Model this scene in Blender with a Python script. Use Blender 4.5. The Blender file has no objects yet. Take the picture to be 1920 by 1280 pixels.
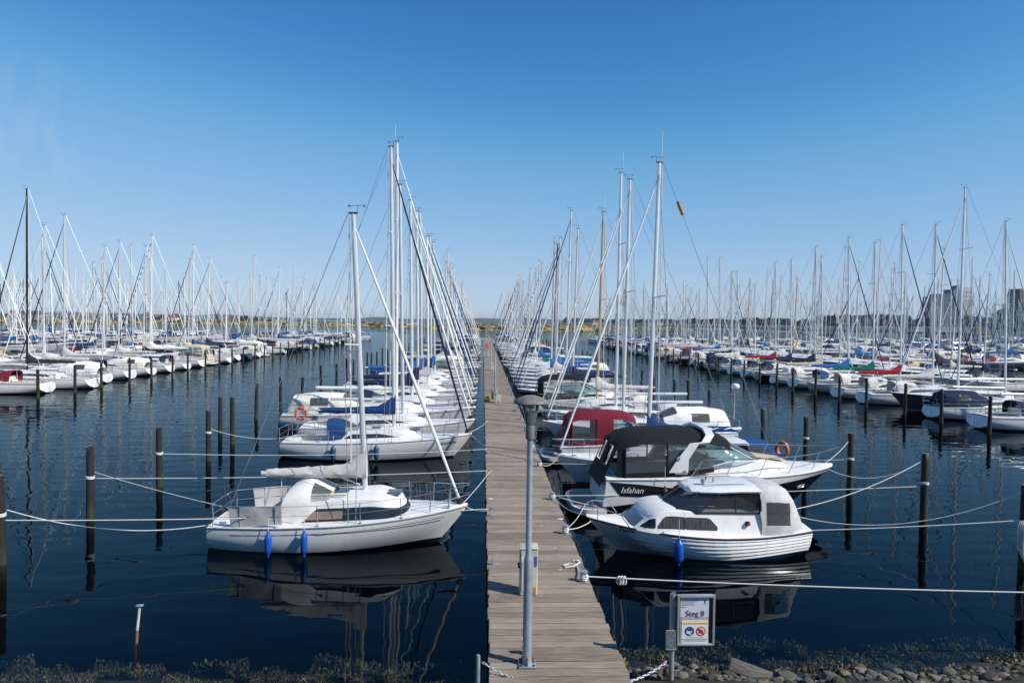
import bpy, math, random
from mathutils import Vector, Matrix
R = math.radians
rnd = random.Random(11)
S = bpy.context.scene
COL = S.collection

# ------------------------------------------------------------------ camera
F = 1280.0                      # focal length in photo pixels (1920 wide) = 24 mm
CAMZ = 6.5                      # eye height above the water
def unit(v): return Vector(v).normalized()
D1 = unit(((906-960)/F, (601-640)/F, 1.0))           # +Y (along the pier) in image axes
_h = Vector((1.0, 0.0135, 0.0)); D2 = (_h - D1*_h.dot(D1)).normalized()   # +X
UP = D2.cross(D1)
if UP.y > 0: UP = -UP
cam_d = bpy.data.cameras.new('camera'); cam = bpy.data.objects.new('camera', cam_d); COL.objects.link(cam)
cam_d.lens = 24.0; cam_d.sensor_width = 36.0; cam_d.clip_start = 0.1; cam_d.clip_end = 30000
def w_of(v): return Vector((v.dot(D2), v.dot(D1), v.dot(UP)))
cx, cy, cz = w_of(Vector((1,0,0))), -w_of(Vector((0,1,0))), -w_of(Vector((0,0,1)))
M = Matrix.Identity(4)
for i in range(3): M[i][0], M[i][1], M[i][2] = cx[i], cy[i], cz[i]
M[2][3] = CAMZ
cam.matrix_world = M
S.camera = cam
def at(px, py, z=None, Y=None):
    """world point seen at a photo pixel, on the level z or at the distance Y"""
    d = w_of(Vector(((px-960)/F, (py-640)/F, 1.0)))
    k = (z-CAMZ)/d.z if z is not None else Y/d.y
    return Vector((0,0,CAMZ)) + d*k

# ------------------------------------------------------------------ sky, sun, exposure
SUN_AZ, SUN_EL = R(118), R(40)
SKYG = (((.06,.022),(.11,.066),(.15,.145),(.187,.21),(.25,.285),(.34,.37),(.558,.485),(1,.60)), ((.12,.11),(.178,.195),(.217,.265),(.287,.395),(.36,.46),(.50,.545),(.672,.624),(1,.74)), ((.25,.31),(.356,.49),(.425,.60),(.577,.75),(.70,.80),(1,.88)))
w = bpy.data.worlds.new("World"); S.world = w; w.use_nodes = True
nt = w.node_tree
sky = nt.nodes.new('ShaderNodeTexSky'); sky.sky_type = 'NISHITA'; sky.sun_disc = False
sky.sun_elevation = SUN_EL; sky.sun_rotation = SUN_AZ
sky.air_density = 1.0; sky.dust_density = 0.0; sky.ozone_density = 6.0; sky.altitude = 0
# clear maritime air: each channel of the sky is graded so that it runs from a deep blue overhead to a pale blue horizon
sep = nt.nodes.new('ShaderNodeSeparateColor'); comb = nt.nodes.new('ShaderNodeCombineColor')
sc_ = nt.nodes.new('ShaderNodeVectorMath'); sc_.operation = 'SCALE'; sc_.inputs['Scale'].default_value = .1
nt.links.new(sky.outputs[0], sc_.inputs[0]); nt.links.new(sc_.outputs[0], sep.inputs[0])
for ch, pts in enumerate(SKYG):
    fc = nt.nodes.new('ShaderNodeFloatCurve'); cu = fc.mapping.curves[0]
    cu.points[0].location = (0, 0); cu.points[1].location = pts[-1]
    for p_ in pts[:-1]: cu.points.new(*p_)
    fc.mapping.update(); nt.links.new(sep.outputs[ch], fc.inputs['Value']); nt.links.new(fc.outputs[0], comb.inputs[ch])
up_ = nt.nodes.new('ShaderNodeVectorMath'); up_.operation = 'SCALE'; up_.inputs['Scale'].default_value = 10
# one faint wisp of cirrus, up at the left
tcw = nt.nodes.new('ShaderNodeTexCoord'); dp = nt.nodes.new('ShaderNodeVectorMath'); dp.operation = 'DOT_PRODUCT'
dp.inputs[1].default_value = (at(40,240,Y=100)-Vector((0,0,CAMZ))).normalized(); nt.links.new(tcw.outputs['Generated'], dp.inputs[0])
mk = nt.nodes.new('ShaderNodeMapRange'); mk.inputs[1].default_value = .9955; mk.inputs[2].default_value = .9997; nt.links.new(dp.outputs['Value'], mk.inputs[0])
mpw = nt.nodes.new('ShaderNodeMapping'); mpw.inputs['Rotation'].default_value = (0,R(-50),R(20)); mpw.inputs['Scale'].default_value = (55,55,9); nt.links.new(tcw.outputs['Generated'], mpw.inputs[0])
nw = nt.nodes.new('ShaderNodeTexNoise'); nw.inputs['Scale'].default_value = 1.0; nw.inputs['Detail'].default_value = 6; nt.links.new(mpw.outputs[0], nw.inputs[0])
rw = nt.nodes.new('ShaderNodeMapRange'); rw.inputs[1].default_value = .42; rw.inputs[2].default_value = .75; rw.inputs[4].default_value = .15; nt.links.new(nw.outputs[0], rw.inputs[0])
fw = nt.nodes.new('ShaderNodeMath'); fw.operation = 'MULTIPLY'; nt.links.new(mk.outputs[0], fw.inputs[0]); nt.links.new(rw.outputs[0], fw.inputs[1])
cm = nt.nodes.new('ShaderNodeMix'); cm.data_type = 'RGBA'; cm.inputs[7].default_value = (.6,.7,.8,1); nt.links.new(fw.outputs[0], cm.inputs[0]); nt.links.new(comb.outputs[0], cm.inputs[6])
nt.links.new(cm.outputs[2], up_.inputs[0]); nt.links.new(up_.outputs[0], nt.nodes['Background'].inputs[0])
nt.nodes['Background'].inputs[1].default_value = 0.1
sun_d = bpy.data.lights.new('sun', 'SUN'); sun_d.energy = 5.0; sun_d.angle = R(0.5); sun_d.color = (1.0, 0.95, 0.87)
sun = bpy.data.objects.new('sun', sun_d); COL.objects.link(sun)
SV = Vector((math.sin(SUN_AZ)*math.cos(SUN_EL), math.cos(SUN_AZ)*math.cos(SUN_EL), math.sin(SUN_EL)))
sun.rotation_euler = SV.to_track_quat('Z', 'Y').to_euler()
sun.location = (60, -40, 60)
S.view_settings.view_transform = 'Standard'; S.view_settings.look = 'None'
S.view_settings.exposure = 0.0; S.view_settings.gamma = 1.0
S.cycles.caustics_reflective = False; S.cycles.caustics_refractive = False
S.cycles.max_bounces = 8; S.cycles.transparent_max_bounces = 24

# ------------------------------------------------------------------ materials
MATS = {}
def pm(name, col, rough=.5, metal=0.0, var=.10, vscale=2.0, bump=0.0, bscale=30.0, spec=.5, coat=0.0, stretch=(1,1,1)):
    if name in MATS: return MATS[name]
    m = bpy.data.materials.new(name); m.use_nodes = True
    n = m.node_tree.nodes; l = m.node_tree.links; b = n['Principled BSDF']
    b.inputs['Roughness'].default_value = rough; b.inputs['Metallic'].default_value = metal
    b.inputs['Specular IOR Level'].default_value = spec
    b.inputs['Coat Weight'].default_value = coat; b.inputs['Coat Roughness'].default_value = .08
    tc = n.new('ShaderNodeTexCoord'); mp = n.new('ShaderNodeMapping'); mp.inputs['Scale'].default_value = stretch
    l.new(tc.outputs['Object'], mp.inputs['Vector'])
    nz = n.new('ShaderNodeTexNoise'); nz.inputs['Scale'].default_value = vscale; nz.inputs['Detail'].default_value = 5
    l.new(mp.outputs[0], nz.inputs['Vector'])
    mx = n.new('ShaderNodeMix'); mx.data_type = 'RGBA'
    mx.inputs[6].default_value = tuple(c*(1-var) for c in col)+(1,); mx.inputs[7].default_value = tuple(min(1, c*(1+var)) for c in col)+(1,)
    rp = n.new('ShaderNodeMapRange'); rp.inputs[1].default_value = .3; rp.inputs[2].default_value = .7
    l.new(nz.outputs[0], rp.inputs[0]); l.new(rp.outputs[0], mx.inputs[0]); l.new(mx.outputs[2], b.inputs['Base Color'])
    if bump:
        n2 = n.new('ShaderNodeTexNoise'); n2.inputs['Scale'].default_value = bscale; n2.inputs['Detail'].default_value = 4
        l.new(mp.outputs[0], n2.inputs['Vector'])
        bp = n.new('ShaderNodeBump'); bp.inputs['Strength'].default_value = bump; bp.inputs['Distance'].default_value = .02
        l.new(n2.outputs[0], bp.inputs['Height']); l.new(bp.outputs[0], b.inputs['Normal'])
    MATS[name] = m
    return m
PAL = dict(white=(.80,.80,.78), cream=(.74,.71,.62), navy=(.012,.022,.055), black=(.012,.013,.015), darkgrey=(.05,.065,.075), red=(.28,.012,.02),
           blue=(.02,.12,.36), royal=(.012,.052,.16), green=(.0,.13,.085), grey=(.46,.46,.45), lightgrey=(.56,.545,.515), sand=(.55,.45,.32),
           burgundy=(.17,.012,.03), teal=(.01,.09,.12), midnight=(.012,.016,.035), charcoal=(.035,.035,.04))
def gel(c):
    if 'gelcoat_'+c in MATS: return MATS['gelcoat_'+c]
    m = _gel(c); n = m.node_tree.nodes; l = m.node_tree.links; b = n['Principled BSDF']
    base = b.inputs['Base Color'].links[0].from_socket; tc = n.new('ShaderNodeTexCoord')
    # rain streaks below the rail, and a yellowish stain along the waterline
    mp = n.new('ShaderNodeMapping'); mp.inputs['Scale'].default_value = (5.5, 5.5, .35); l.new(tc.outputs['Object'], mp.inputs[0])
    nz = n.new('ShaderNodeTexNoise'); nz.inputs['Scale'].default_value = 1.6; nz.inputs['Detail'].default_value = 6; l.new(mp.outputs[0], nz.inputs[0])
    r1 = n.new('ShaderNodeMapRange'); r1.inputs[1].default_value = .52; r1.inputs[2].default_value = .78; r1.inputs[4].default_value = .5; l.new(nz.outputs[0], r1.inputs[0])
    sx = n.new('ShaderNodeSeparateXYZ'); l.new(tc.outputs['Object'], sx.inputs[0])
    r2 = n.new('ShaderNodeMapRange'); r2.inputs[1].default_value = .12; r2.inputs[2].default_value = .34; r2.inputs[3].default_value = .55; r2.inputs[4].default_value = 0; l.new(sx.outputs['Z'], r2.inputs[0])
    ad = n.new('ShaderNodeMath'); ad.operation = 'MULTIPLY_ADD'; ad.inputs[1].default_value = 1.0; l.new(r2.outputs[0], ad.inputs[0])
    mu = n.new('ShaderNodeMath'); mu.operation = 'MULTIPLY'; mu.inputs[1].default_value = .8; l.new(nz.outputs[0], mu.inputs[0])
    m2 = n.new('ShaderNodeMath'); m2.operation = 'MULTIPLY'; l.new(r2.outputs[0], m2.inputs[0]); l.new(mu.outputs[0], m2.inputs[1])
    mx = n.new('ShaderNodeMath'); mx.operation = 'MAXIMUM'; l.new(r1.outputs[0], mx.inputs[0]); l.new(m2.outputs[0], mx.inputs[1])
    mm = n.new('ShaderNodeMix'); mm.data_type = 'RGBA'; k = PAL[c]; mm.inputs[7].default_value = (k[0]*.72+.01, k[1]*.66+.008, k[2]*.54+.004, 1)
    l.new(mx.outputs[0], mm.inputs[0]); l.new(base, mm.inputs[6]); l.new(mm.outputs[2], b.inputs['Base Color'])
    return m
def _gel(c): return pm('gelcoat_'+c, PAL[c], .22, var=.035, vscale=1.4, coat=.3, stretch=(1,1,.35))
def canvas(c): return pm('canvas_'+c, PAL[c], .85, var=.16, vscale=2.2, bump=.35, bscale=9, spec=.25)
def paint(c): return pm('paint_'+c, PAL[c], .4, var=.08)
DECK = pm('deck_gelcoat', (.78,.77,.74), .45, var=.05, vscale=4)
TEAK = pm('teak_deck', (.33,.27,.21), .7, var=.22, vscale=12, stretch=(.15,1,1))
ALU = pm('mast_aluminium', (.72,.73,.74), .38, metal=.25, var=.06)
MWHITE = pm('mast_white_paint', (.80,.80,.79), .35, var=.03)
MBLACK = pm('mast_black_carbon', (.012,.012,.013), .35, var=.1)
MWOOD = pm('mast_varnished_wood', (.50,.36,.18), .35, var=.15, stretch=(1,1,.1))
STEEL = pm('stainless_steel', (.62,.63,.65), .25, metal=.9, var=.04)
WIRE = pm('rigging_wire', (.33,.34,.36), .4, metal=.6, var=.05)
GALV = pm('galvanised_steel', (.40,.44,.48), .5, metal=.55, var=.16, vscale=9)
DARKM = pm('dark_fitting', (.03,.03,.032), .5)
ROPE = pm('white_rope', (.66,.65,.61), .9, var=.15, vscale=30)
ROPEB = pm('blue_rope', (.03,.25,.42), .9, var=.15, vscale=30)
GLASSD = pm('dark_window', (.012,.013,.015), .06, var=.3, vscale=1.5, spec=.8)
CURTAIN = pm('curtained_window', (.055,.045,.038), .12, var=.75, vscale=9, stretch=(4,1,.25), spec=.7)
TANW = pm('tan_window', (.30,.20,.14), .12, var=.2, spec=.7)
SMOKE = pm('smoked_hatch', (.10,.12,.15), .1, var=.2, spec=.8)
RUBBER = pm('black_rubber', (.015,.015,.015), .6)
ORANGE = pm('orange_plastic', (.75,.13,.03), .55)
YELLOW = pm('yellow_plastic', (.70,.50,.02), .55)
REDP = pm('red_plastic', (.62,.02,.03), .45)
BLUEF = pm('fender_blue', (.01,.09,.42), .35, var=.08)
TEALF = pm('fender_slate_blue', (.015,.07,.15), .4, var=.1)
def pile_mat():
    m = pm('tarred_pile_wood', (.017,.014,.012), .8, var=.5, vscale=7, bump=.6, bscale=14, stretch=(3,3,.25)); n = m.node_tree.nodes; l = m.node_tree.links; b = n['Principled BSDF']
    base = b.inputs['Base Color'].links[0].from_socket; tc = n.new('ShaderNodeTexCoord'); sx = n.new('ShaderNodeSeparateXYZ'); l.new(tc.outputs['Object'], sx.inputs[0])
    oi = n.new('ShaderNodeObjectInfo'); nz = n.new('ShaderNodeTexNoise'); nz.noise_dimensions = '4D'; nz.inputs['Scale'].default_value = 4; nz.inputs['Detail'].default_value = 5
    l.new(tc.outputs['Object'], nz.inputs[0]); wv = n.new('ShaderNodeMath'); wv.operation = 'MULTIPLY'; wv.inputs[1].default_value = 40; l.new(oi.outputs['Random'], wv.inputs[0]); l.new(wv.outputs[0], nz.inputs['W'])
    h = n.new('ShaderNodeMath'); h.operation = 'MULTIPLY_ADD'; h.inputs[1].default_value = .7; l.new(nz.outputs[0], h.inputs[0]); l.new(sx.outputs['Z'], h.inputs[2])
    r1 = n.new('ShaderNodeMapRange'); r1.inputs[1].default_value = .95; r1.inputs[2].default_value = .45; l.new(h.outputs[0], r1.inputs[0])
    m1 = n.new('ShaderNodeMix'); m1.data_type = 'RGBA'; m1.inputs[7].default_value = (.030,.036,.016,1); l.new(r1.outputs[0], m1.inputs[0]); l.new(base, m1.inputs[6])
    mp = n.new('ShaderNodeMapping'); mp.inputs['Scale'].default_value = (9,9,.8); l.new(tc.outputs['Object'], mp.inputs[0]); n2 = n.new('ShaderNodeTexNoise'); n2.noise_dimensions = '4D'; n2.inputs['Scale'].default_value = 1.2; l.new(mp.outputs[0], n2.inputs[0]); l.new(wv.outputs[0], n2.inputs['W'])
    t = n.new('ShaderNodeMapRange'); t.inputs[1].default_value = 1.5; t.inputs[2].default_value = 2.3; t.inputs[4].default_value = .16; l.new(sx.outputs['Z'], t.inputs[0])
    a = n.new('ShaderNodeMath'); a.operation = 'ADD'; l.new(n2.outputs[0], a.inputs[0]); l.new(t.outputs[0], a.inputs[1])
    r2 = n.new('ShaderNodeMapRange'); r2.inputs[1].default_value = .74; r2.inputs[2].default_value = .80; l.new(a.outputs[0], r2.inputs[0])
    m2 = n.new('ShaderNodeMix'); m2.data_type = 'RGBA'; m2.inputs[7].default_value = (.40,.39,.36,1); l.new(r2.outputs[0], m2.inputs[0]); l.new(m1.outputs[2], m2.inputs[6]); l.new(m2.outputs[2], b.inputs['Base Color'])
    return m
PILE = pile_mat()
PILETOP = pm('pile_top_wood', (.16,.13,.10), .9, var=.3, vscale=20)
def clear(name, tint, opac):
    m = bpy.data.materials.new(name); m.use_nodes = True; n = m.node_tree.nodes; l = m.node_tree.links
    n.remove(n['Principled BSDF']); out = n['Material Output']
    tr = n.new('ShaderNodeBsdfTransparent'); tr.inputs[0].default_value = tint+(1,)
    df = n.new('ShaderNodeBsdfDiffuse'); df.inputs[0].default_value = (.55,.56,.55,1)
    gl = n.new('ShaderNodeBsdfGlossy'); gl.inputs['Roughness'].default_value = .04
    tc = n.new('ShaderNodeTexCoord'); nz = n.new('ShaderNodeTexNoise'); nz.inputs['Scale'].default_value = 3.5; l.new(tc.outputs['Object'], nz.inputs['Vector'])
    bp = n.new('ShaderNodeBump'); bp.inputs['Strength'].default_value = .35; bp.inputs['Distance'].default_value = .1
    l.new(nz.outputs[0], bp.inputs['Height']); l.new(bp.outputs[0], gl.inputs['Normal'])
    m1 = n.new('ShaderNodeMixShader'); m1.inputs[0].default_value = opac; l.new(tr.outputs[0], m1.inputs[1]); l.new(df.outputs[0], m1.inputs[2])
    fr = n.new('ShaderNodeFresnel'); fr.inputs[0].default_value = 1.5; l.new(bp.outputs[0], fr.inputs[1])
    m2 = n.new('ShaderNodeMixShader'); l.new(fr.outputs[0], m2.inputs[0]); l.new(m1.outputs[0], m2.inputs[1]); l.new(gl.outputs[0], m2.inputs[2])
    l.new(m2.outputs[0], out.inputs[0]); MATS[name] = m; return m
VINYL = clear('clear_vinyl', (.80,.82,.82), .10)
GLASS = clear('tinted_glass', (.55,.72,.74), .05)
LAMPG = clear('lamp_glass', (.85,.86,.86), .22)

# ------------------------------------------------------------------ mesh helpers
class MB:
    def __init__(s): s.v=[]; s.f=[]; s.m=[]; s.mats=[]
    def mi(s, m):
        if m not in s.mats: s.mats.append(m)
        return s.mats.index(m)
    def add(s, vs, fs, m):
        o = len(s.v); s.v += [tuple(p) for p in vs]
        if isinstance(m, list): mm = [s.mi(x) for x in m]
        else: mm = [s.mi(m)]*len(fs)
        s.f += [tuple(o+i for i in f) for f in fs]; s.m += mm
        return s
    def merge(s, o):
        k = len(s.v); s.v += o.v; mp = [s.mi(x) for x in o.mats]
        s.f += [tuple(k+i for i in f) for f in o.f]; s.m += [mp[i] for i in o.m]
        return s
    def tube(s, pts, r, m, n=6, caps=True, flat=1.0):
        pts = [Vector(p) for p in pts]; N = len(pts); rs = r if isinstance(r, (list, tuple)) else [r]*N
        vs = []; prev = None
        for i, p in enumerate(pts):
            t = (pts[min(i+1,N-1)]-pts[max(i-1,0)])
            if t.length < 1e-9: t = Vector((0,0,1))
            t.normalize()
            if prev is None:
                a = Vector((0,0,1)) if abs(t.z) < .9 else Vector((1,0,0))
                u = (a - t*a.dot(t)).normalized()
            else:
                u = prev - t*prev.dot(t)
                u = u.normalized() if u.length > 1e-6 else t.orthogonal().normalized()
            prev = u; v = t.cross(u)
            for k in range(n):
                a = 2*math.pi*k/n
                vs.append(p + u*(rs[i]*math.cos(a)) + v*(rs[i]*flat*math.sin(a)))
        fs = []
        for i in range(N-1):
            for k in range(n):
                fs.append((i*n+k, i*n+(k+1)%n, (i+1)*n+(k+1)%n, (i+1)*n+k))
        if caps: fs += [tuple(range(n-1,-1,-1)), tuple((N-1)*n+k for k in range(n))]
        return s.add(vs, fs, m)
    def grid(s, rows, m, closed=False, cap0=False, cap1=False, flip=False):
        """rows of equal length; m a material or a function (i, j) -> material or None"""
        n = len(rows[0]); vs = [p for r in rows for p in r]; fs=[]; ms=[]
        for i in range(len(rows)-1):
            for j in range(n if closed else n-1):
                mt = m(i,j) if callable(m) else m
                if mt is None: continue
                q = (i*n+j, i*n+(j+1)%n, (i+1)*n+(j+1)%n, (i+1)*n+j)
                fs.append(q[::-1] if flip else q); ms.append(mt)
        m0 = m(0,0) if callable(m) else m
        if cap0: fs.append(tuple(range(n))[::-1]); ms.append(m0)
        if cap1: fs.append(tuple((len(rows)-1)*n+k for k in range(n))); ms.append(m0)
        return s.add(vs, fs, ms)
    def box(s, c, d, m, ch=None, rot=0.0):
        x,y,z = d[0]/2,d[1]/2,d[2]/2
        ch = min(d)*.12 if ch is None else ch
        rings=[]
        for zz, ins in ((-z,ch),(-z+ch,0),(z-ch,0),(z,ch)):
            a,b = x-ins,y-ins; k=ch
            ring=[(-a+k,-b),(a-k,-b),(a,-b+k),(a,b-k),(a-k,b),(-a+k,b),(-a,b-k),(-a,-b+k)]
            cr,sr = math.cos(rot),math.sin(rot)
            rings.append([(c[0]+p*cr-q*sr, c[1]+p*sr+q*cr, c[2]+zz) for p,q in ring])
        return s.grid(rings, m, closed=True, cap0=True, cap1=True)
    def lathe(s, prof, o, m, n=16, axis=None):
        rows=[]
        for r,z in prof:
            rows.append([(o[0]+r*math.cos(2*math.pi*k/n), o[1]+r*math.sin(2*math.pi*k/n), o[2]+z) for k in range(n)])
        return s.grid(rows, m, closed=True, cap0=prof[0][0]>1e-4, cap1=prof[-1][0]>1e-4)
    def poly(s, pts, m): return s.add(pts, [tuple(range(len(pts)))], m)
    def mesh(s, name, sharp=38):
        used = sorted({i for f in s.f for i in f}); mp = {a: b for b, a in enumerate(used)}
        me = bpy.data.meshes.new(name); me.from_pydata([s.v[i] for i in used], [], [tuple(mp[i] for i in f) for f in s.f])
        for m in s.mats: me.materials.append(m)
        if s.f:
            me.polygons.foreach_set('material_index', s.m); me.polygons.foreach_set('use_smooth', [sharp>0]*len(s.f))
            me.update()
            if sharp: me.set_sharp_from_angle(angle=R(sharp))
        return me
    def build(s, name, parent=None, sharp=38):
        return link(name, s.mesh(name, sharp), parent)
def islands(mb):
    """the connected pieces of a mesh builder, each as a builder of its own"""
    par = {}
    def find(a):
        while par.setdefault(a, a) != a: par[a] = par[par[a]]; a = par[a]
        return a
    for f in mb.f:
        for i in f[1:]: par[find(i)] = find(f[0])
    out = {}
    for f, m in zip(mb.f, mb.m):
        o = out.setdefault(find(f[0]), MB()); o.v = mb.v; o.mats = mb.mats; o.f.append(f); o.m.append(m)
    return list(out.values())
def link(name, data, parent=None, loc=None):
    o = bpy.data.objects.new(name, data); COL.objects.link(o)
    if parent: o.parent = parent
    if loc: o.location = loc
    return o
def tag(o, label=None, cat=None, group=None, kind=None):
    if label: o['label'] = label
    if cat: o['category'] = cat
    if group: o['group'] = group
    if kind: o['kind'] = kind
    return o
def thing(name, label, cat, loc=(0,0,0), rz=0.0, group=None):
    o = link(name, None, None, loc); o.rotation_euler = (0,0,rz); o.empty_display_size = .2
    return tag(o, label, cat, group)
def text_geo(body, size, shear=0.0, bold=0.0):
    cu = bpy.data.curves.new('t', 'FONT'); cu.body = body; cu.size = size; cu.shear = shear; cu.offset = bold; cu.resolution_u = 3
    cu.align_x = 'CENTER'; cu.align_y = 'CENTER'
    o = bpy.data.objects.new('t', cu); COL.objects.link(o); bpy.context.view_layer.update()
    me = bpy.data.meshes.new_from_object(o.evaluated_get(bpy.context.evaluated_depsgraph_get()))
    vs = [tuple(v.co) for v in me.vertices]; fs = [tuple(p.vertices) for p in me.polygons]
    bpy.data.objects.remove(o); bpy.data.meshes.remove(me); bpy.data.curves.remove(cu)
    return vs, fs
def text_on(mb, body, size, fn, mat, shear=0.0, bold=0.0):
    vs, fs = text_geo(body, size, shear, bold); mb.add([fn(v[0], v[1]) for v in vs], fs, mat)
def lerp(a,b,t): return a+(b-a)*t
def sstep(t): t=max(0,min(1,t)); return t*t*(3-2*t)
ONES = ['','first','second','third','fourth','fifth','sixth','seventh','eighth','ninth','tenth','eleventh','twelfth','thirteenth','fourteenth','fifteenth','sixteenth','seventeenth','eighteenth','nineteenth']
TENS = {2:'twent',3:'thirt',4:'fort',5:'fift',6:'sixt',7:'sevent'}
def nth(n):
    if n < 20: return ONES[n]
    t, o = divmod(n, 10)
    return TENS[t]+'ieth' if o == 0 else TENS[t]+'y-'+ONES[o]

# ------------------------------------------------------------------ hull shapes
class Hull:
    def __init__(s, L, B, sb, sm, ss, kb, ks, tw=.75, zks=.05, draft=.45, tm=.45, bowp=2.1, nst=2.3, nmid=2.9, nbow=1.35, xo=0.0):
        s.__dict__.update(locals()); del s.__dict__['s']
    def b(s, t):
        if t < s.tm: return s.B/2*(s.tw+(1-s.tw)*math.sin(math.pi/2*t/s.tm))
        u = (t-s.tm)/(1-s.tm); return s.B/2*max(0,1-u**s.bowp)**.92+.025
    def sh(s, t):
        a = .4
        return s.ss*(t-a)*(t-1)/((0-a)*(0-1)) + s.sm*t*(t-1)/(a*(a-1)) + s.sb*t*(t-a)/((1-a))
    def zk(s, t):
        if t < s.tm: u=(s.tm-t)/s.tm; return -s.draft+(s.draft+s.zks)*u**1.8
        u=(t-s.tm)/(1-s.tm); return -s.draft+(s.draft*.75)*u**3
    def n(s, t):
        return lerp(s.nst, s.nmid, sstep(t/s.tm)) if t < s.tm else lerp(s.nmid, s.nbow, ((t-s.tm)/(1-s.tm))**.8)
    def x(s, t, z):
        xs = -s.L/2 + (s.ks*(z/s.ss) if s.ks > 0 else -s.ks*(1-z/s.ss))
        u = max(0, min(1.8, (s.sb-z)/s.sb)); xb = s.L/2 - s.kb*u**1.1
        return s.xo + xs+(xb-xs)*t
    def y(s, t, z):
        sh, k, n = s.sh(t), s.zk(t), s.n(t)
        u = max(0, min(1, (sh-z)/(sh-k)))
        return s.b(t)*max(0, 1-u**n)**(1/n)
    def pt(s, t, z, side, out=0.0): return (s.x(t,z), side*(s.y(t,z)+out), z)
    def t_of(s, x):
        lo, hi = 0.0, 1.0
        for _ in range(24):
            m=(lo+hi)/2
            if s.x(m, s.sh(m)) < x: lo=m
            else: hi=m
        return (lo+hi)/2
    def deck(s, x, y=0, camber=.06):
        t=s.t_of(x); b=max(.05,s.b(t)); return s.sh(t)+camber*(1-min(1,(y/b)**2))
    def hb(s, x): return s.b(s.t_of(x))
TS = [0,.015,.05,.1,.16,.23,.3,.37,.44,.5,.56,.62,.68,.74,.79,.84,.88,.92,.95,.975,1]
def hull_mb(H, levels, mats, clink=0, ts=TS):
    """levels: list of functions (t, sheer, keel) -> z from the sheer down; mats between the levels"""
    mb = MB(); n=len(levels)
    for side in (1,-1):
        rows=[]
        for t in ts:
            sh,k=H.sh(t),H.zk(t); row=[]
            for i,lv in enumerate(levels):
                z=lv(t,sh,k); z=max(z, k+.0008*(n-1-i)); z=min(z, sh-.0006*i)
                if i==n-1: z=k
                out=0.0
                if clink and 0 < i < clink: out = .022 if i%2==1 else -.002
                row.append((H.x(t,z), side*(H.y(t,z)+(out if H.y(t,z)>.03 else 0)) if i<n-1 else 0.0, z))
            rows.append(row)
        mb.grid(rows, lambda i,j: mats[j], flip=side<0)
        rows0=rows[0]
        if side==1: left=rows0
        else: mb.grid([left, rows0], lambda i,j: mats[j] if j>6 else mats[0])
    return mb
def std_levels(stripe=(.10,.15), boot=(.10,.05)):
    return [lambda t,s,k: s, lambda t,s,k: s-.03, lambda t,s,k: s-stripe[0]*(.6+.4*s), lambda t,s,k: s-stripe[1]*(.6+.4*s),
            lambda t,s,k: lerp(s-stripe[1], boot[0]+.02, .33), lambda t,s,k: lerp(s-stripe[1], boot[0]+.02, .66),
            lambda t,s,k: boot[0], lambda t,s,k: boot[1], lambda t,s,k: -.06, lambda t,s,k: k*.8-.04, lambda t,s,k: k]
def std_mats(hull, stripe, boot, anti): return [hull, hull, stripe, hull, hull, hull, boot, anti, anti, anti]
def deck_mb(H, mat, t0=.06, t1=.34, cw=.62, depth=.42, sole=None, camber=.06, inset=.0):
    """deck with a sunk cockpit between t0 and t1"""
    mb=MB(); e=.004
    ts=sorted(set([t for t in TS if not (abs(t-t0)<.012 or abs(t-t1)<.012)]+[t0-e,t0,t1,t1+e]))
    ys=[-1,-.9,-cw-.012,-cw,-cw*.5,0,cw*.5,cw,cw+.012,.9,1]
    rows=[]
    for t in ts:
        b=H.b(t)-inset; sh=H.sh(t); x=H.x(t,sh); ck=t0-1e-6<=t<=t1+1e-6
        row=[]
        for q in ys:
            z=sh-.004+camber*(1-q*q)
            if ck and abs(q)<=cw+1e-6: z=sh-depth
            row.append((x,q*b,z))
        rows.append(row)
    def mt(i,j):
        return sole if sole and t0-1e-6<=ts[i] and ts[i+1]<=t1+1e-6 and 3<=j<=6 else mat
    return mb.grid(rows, mt, flip=True)
def outline(xa, xf, w, xm, p=2.3, wa=1.0, n=9):
    """half outline (x, halfwidth) from aft to the front tip"""
    pts=[(xa, w*wa)]
    for k in range(1,4): q=k/3; pts.append((lerp(xa,xm,q), w*lerp(wa,1,sstep(q))))
    for k in range(1,n+1):
        u=math.sin(math.pi/2*k/n); pts.append((lerp(xm,xf,u), w*max(0,1-u**p)**(1/p)))
    return pts
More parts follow.
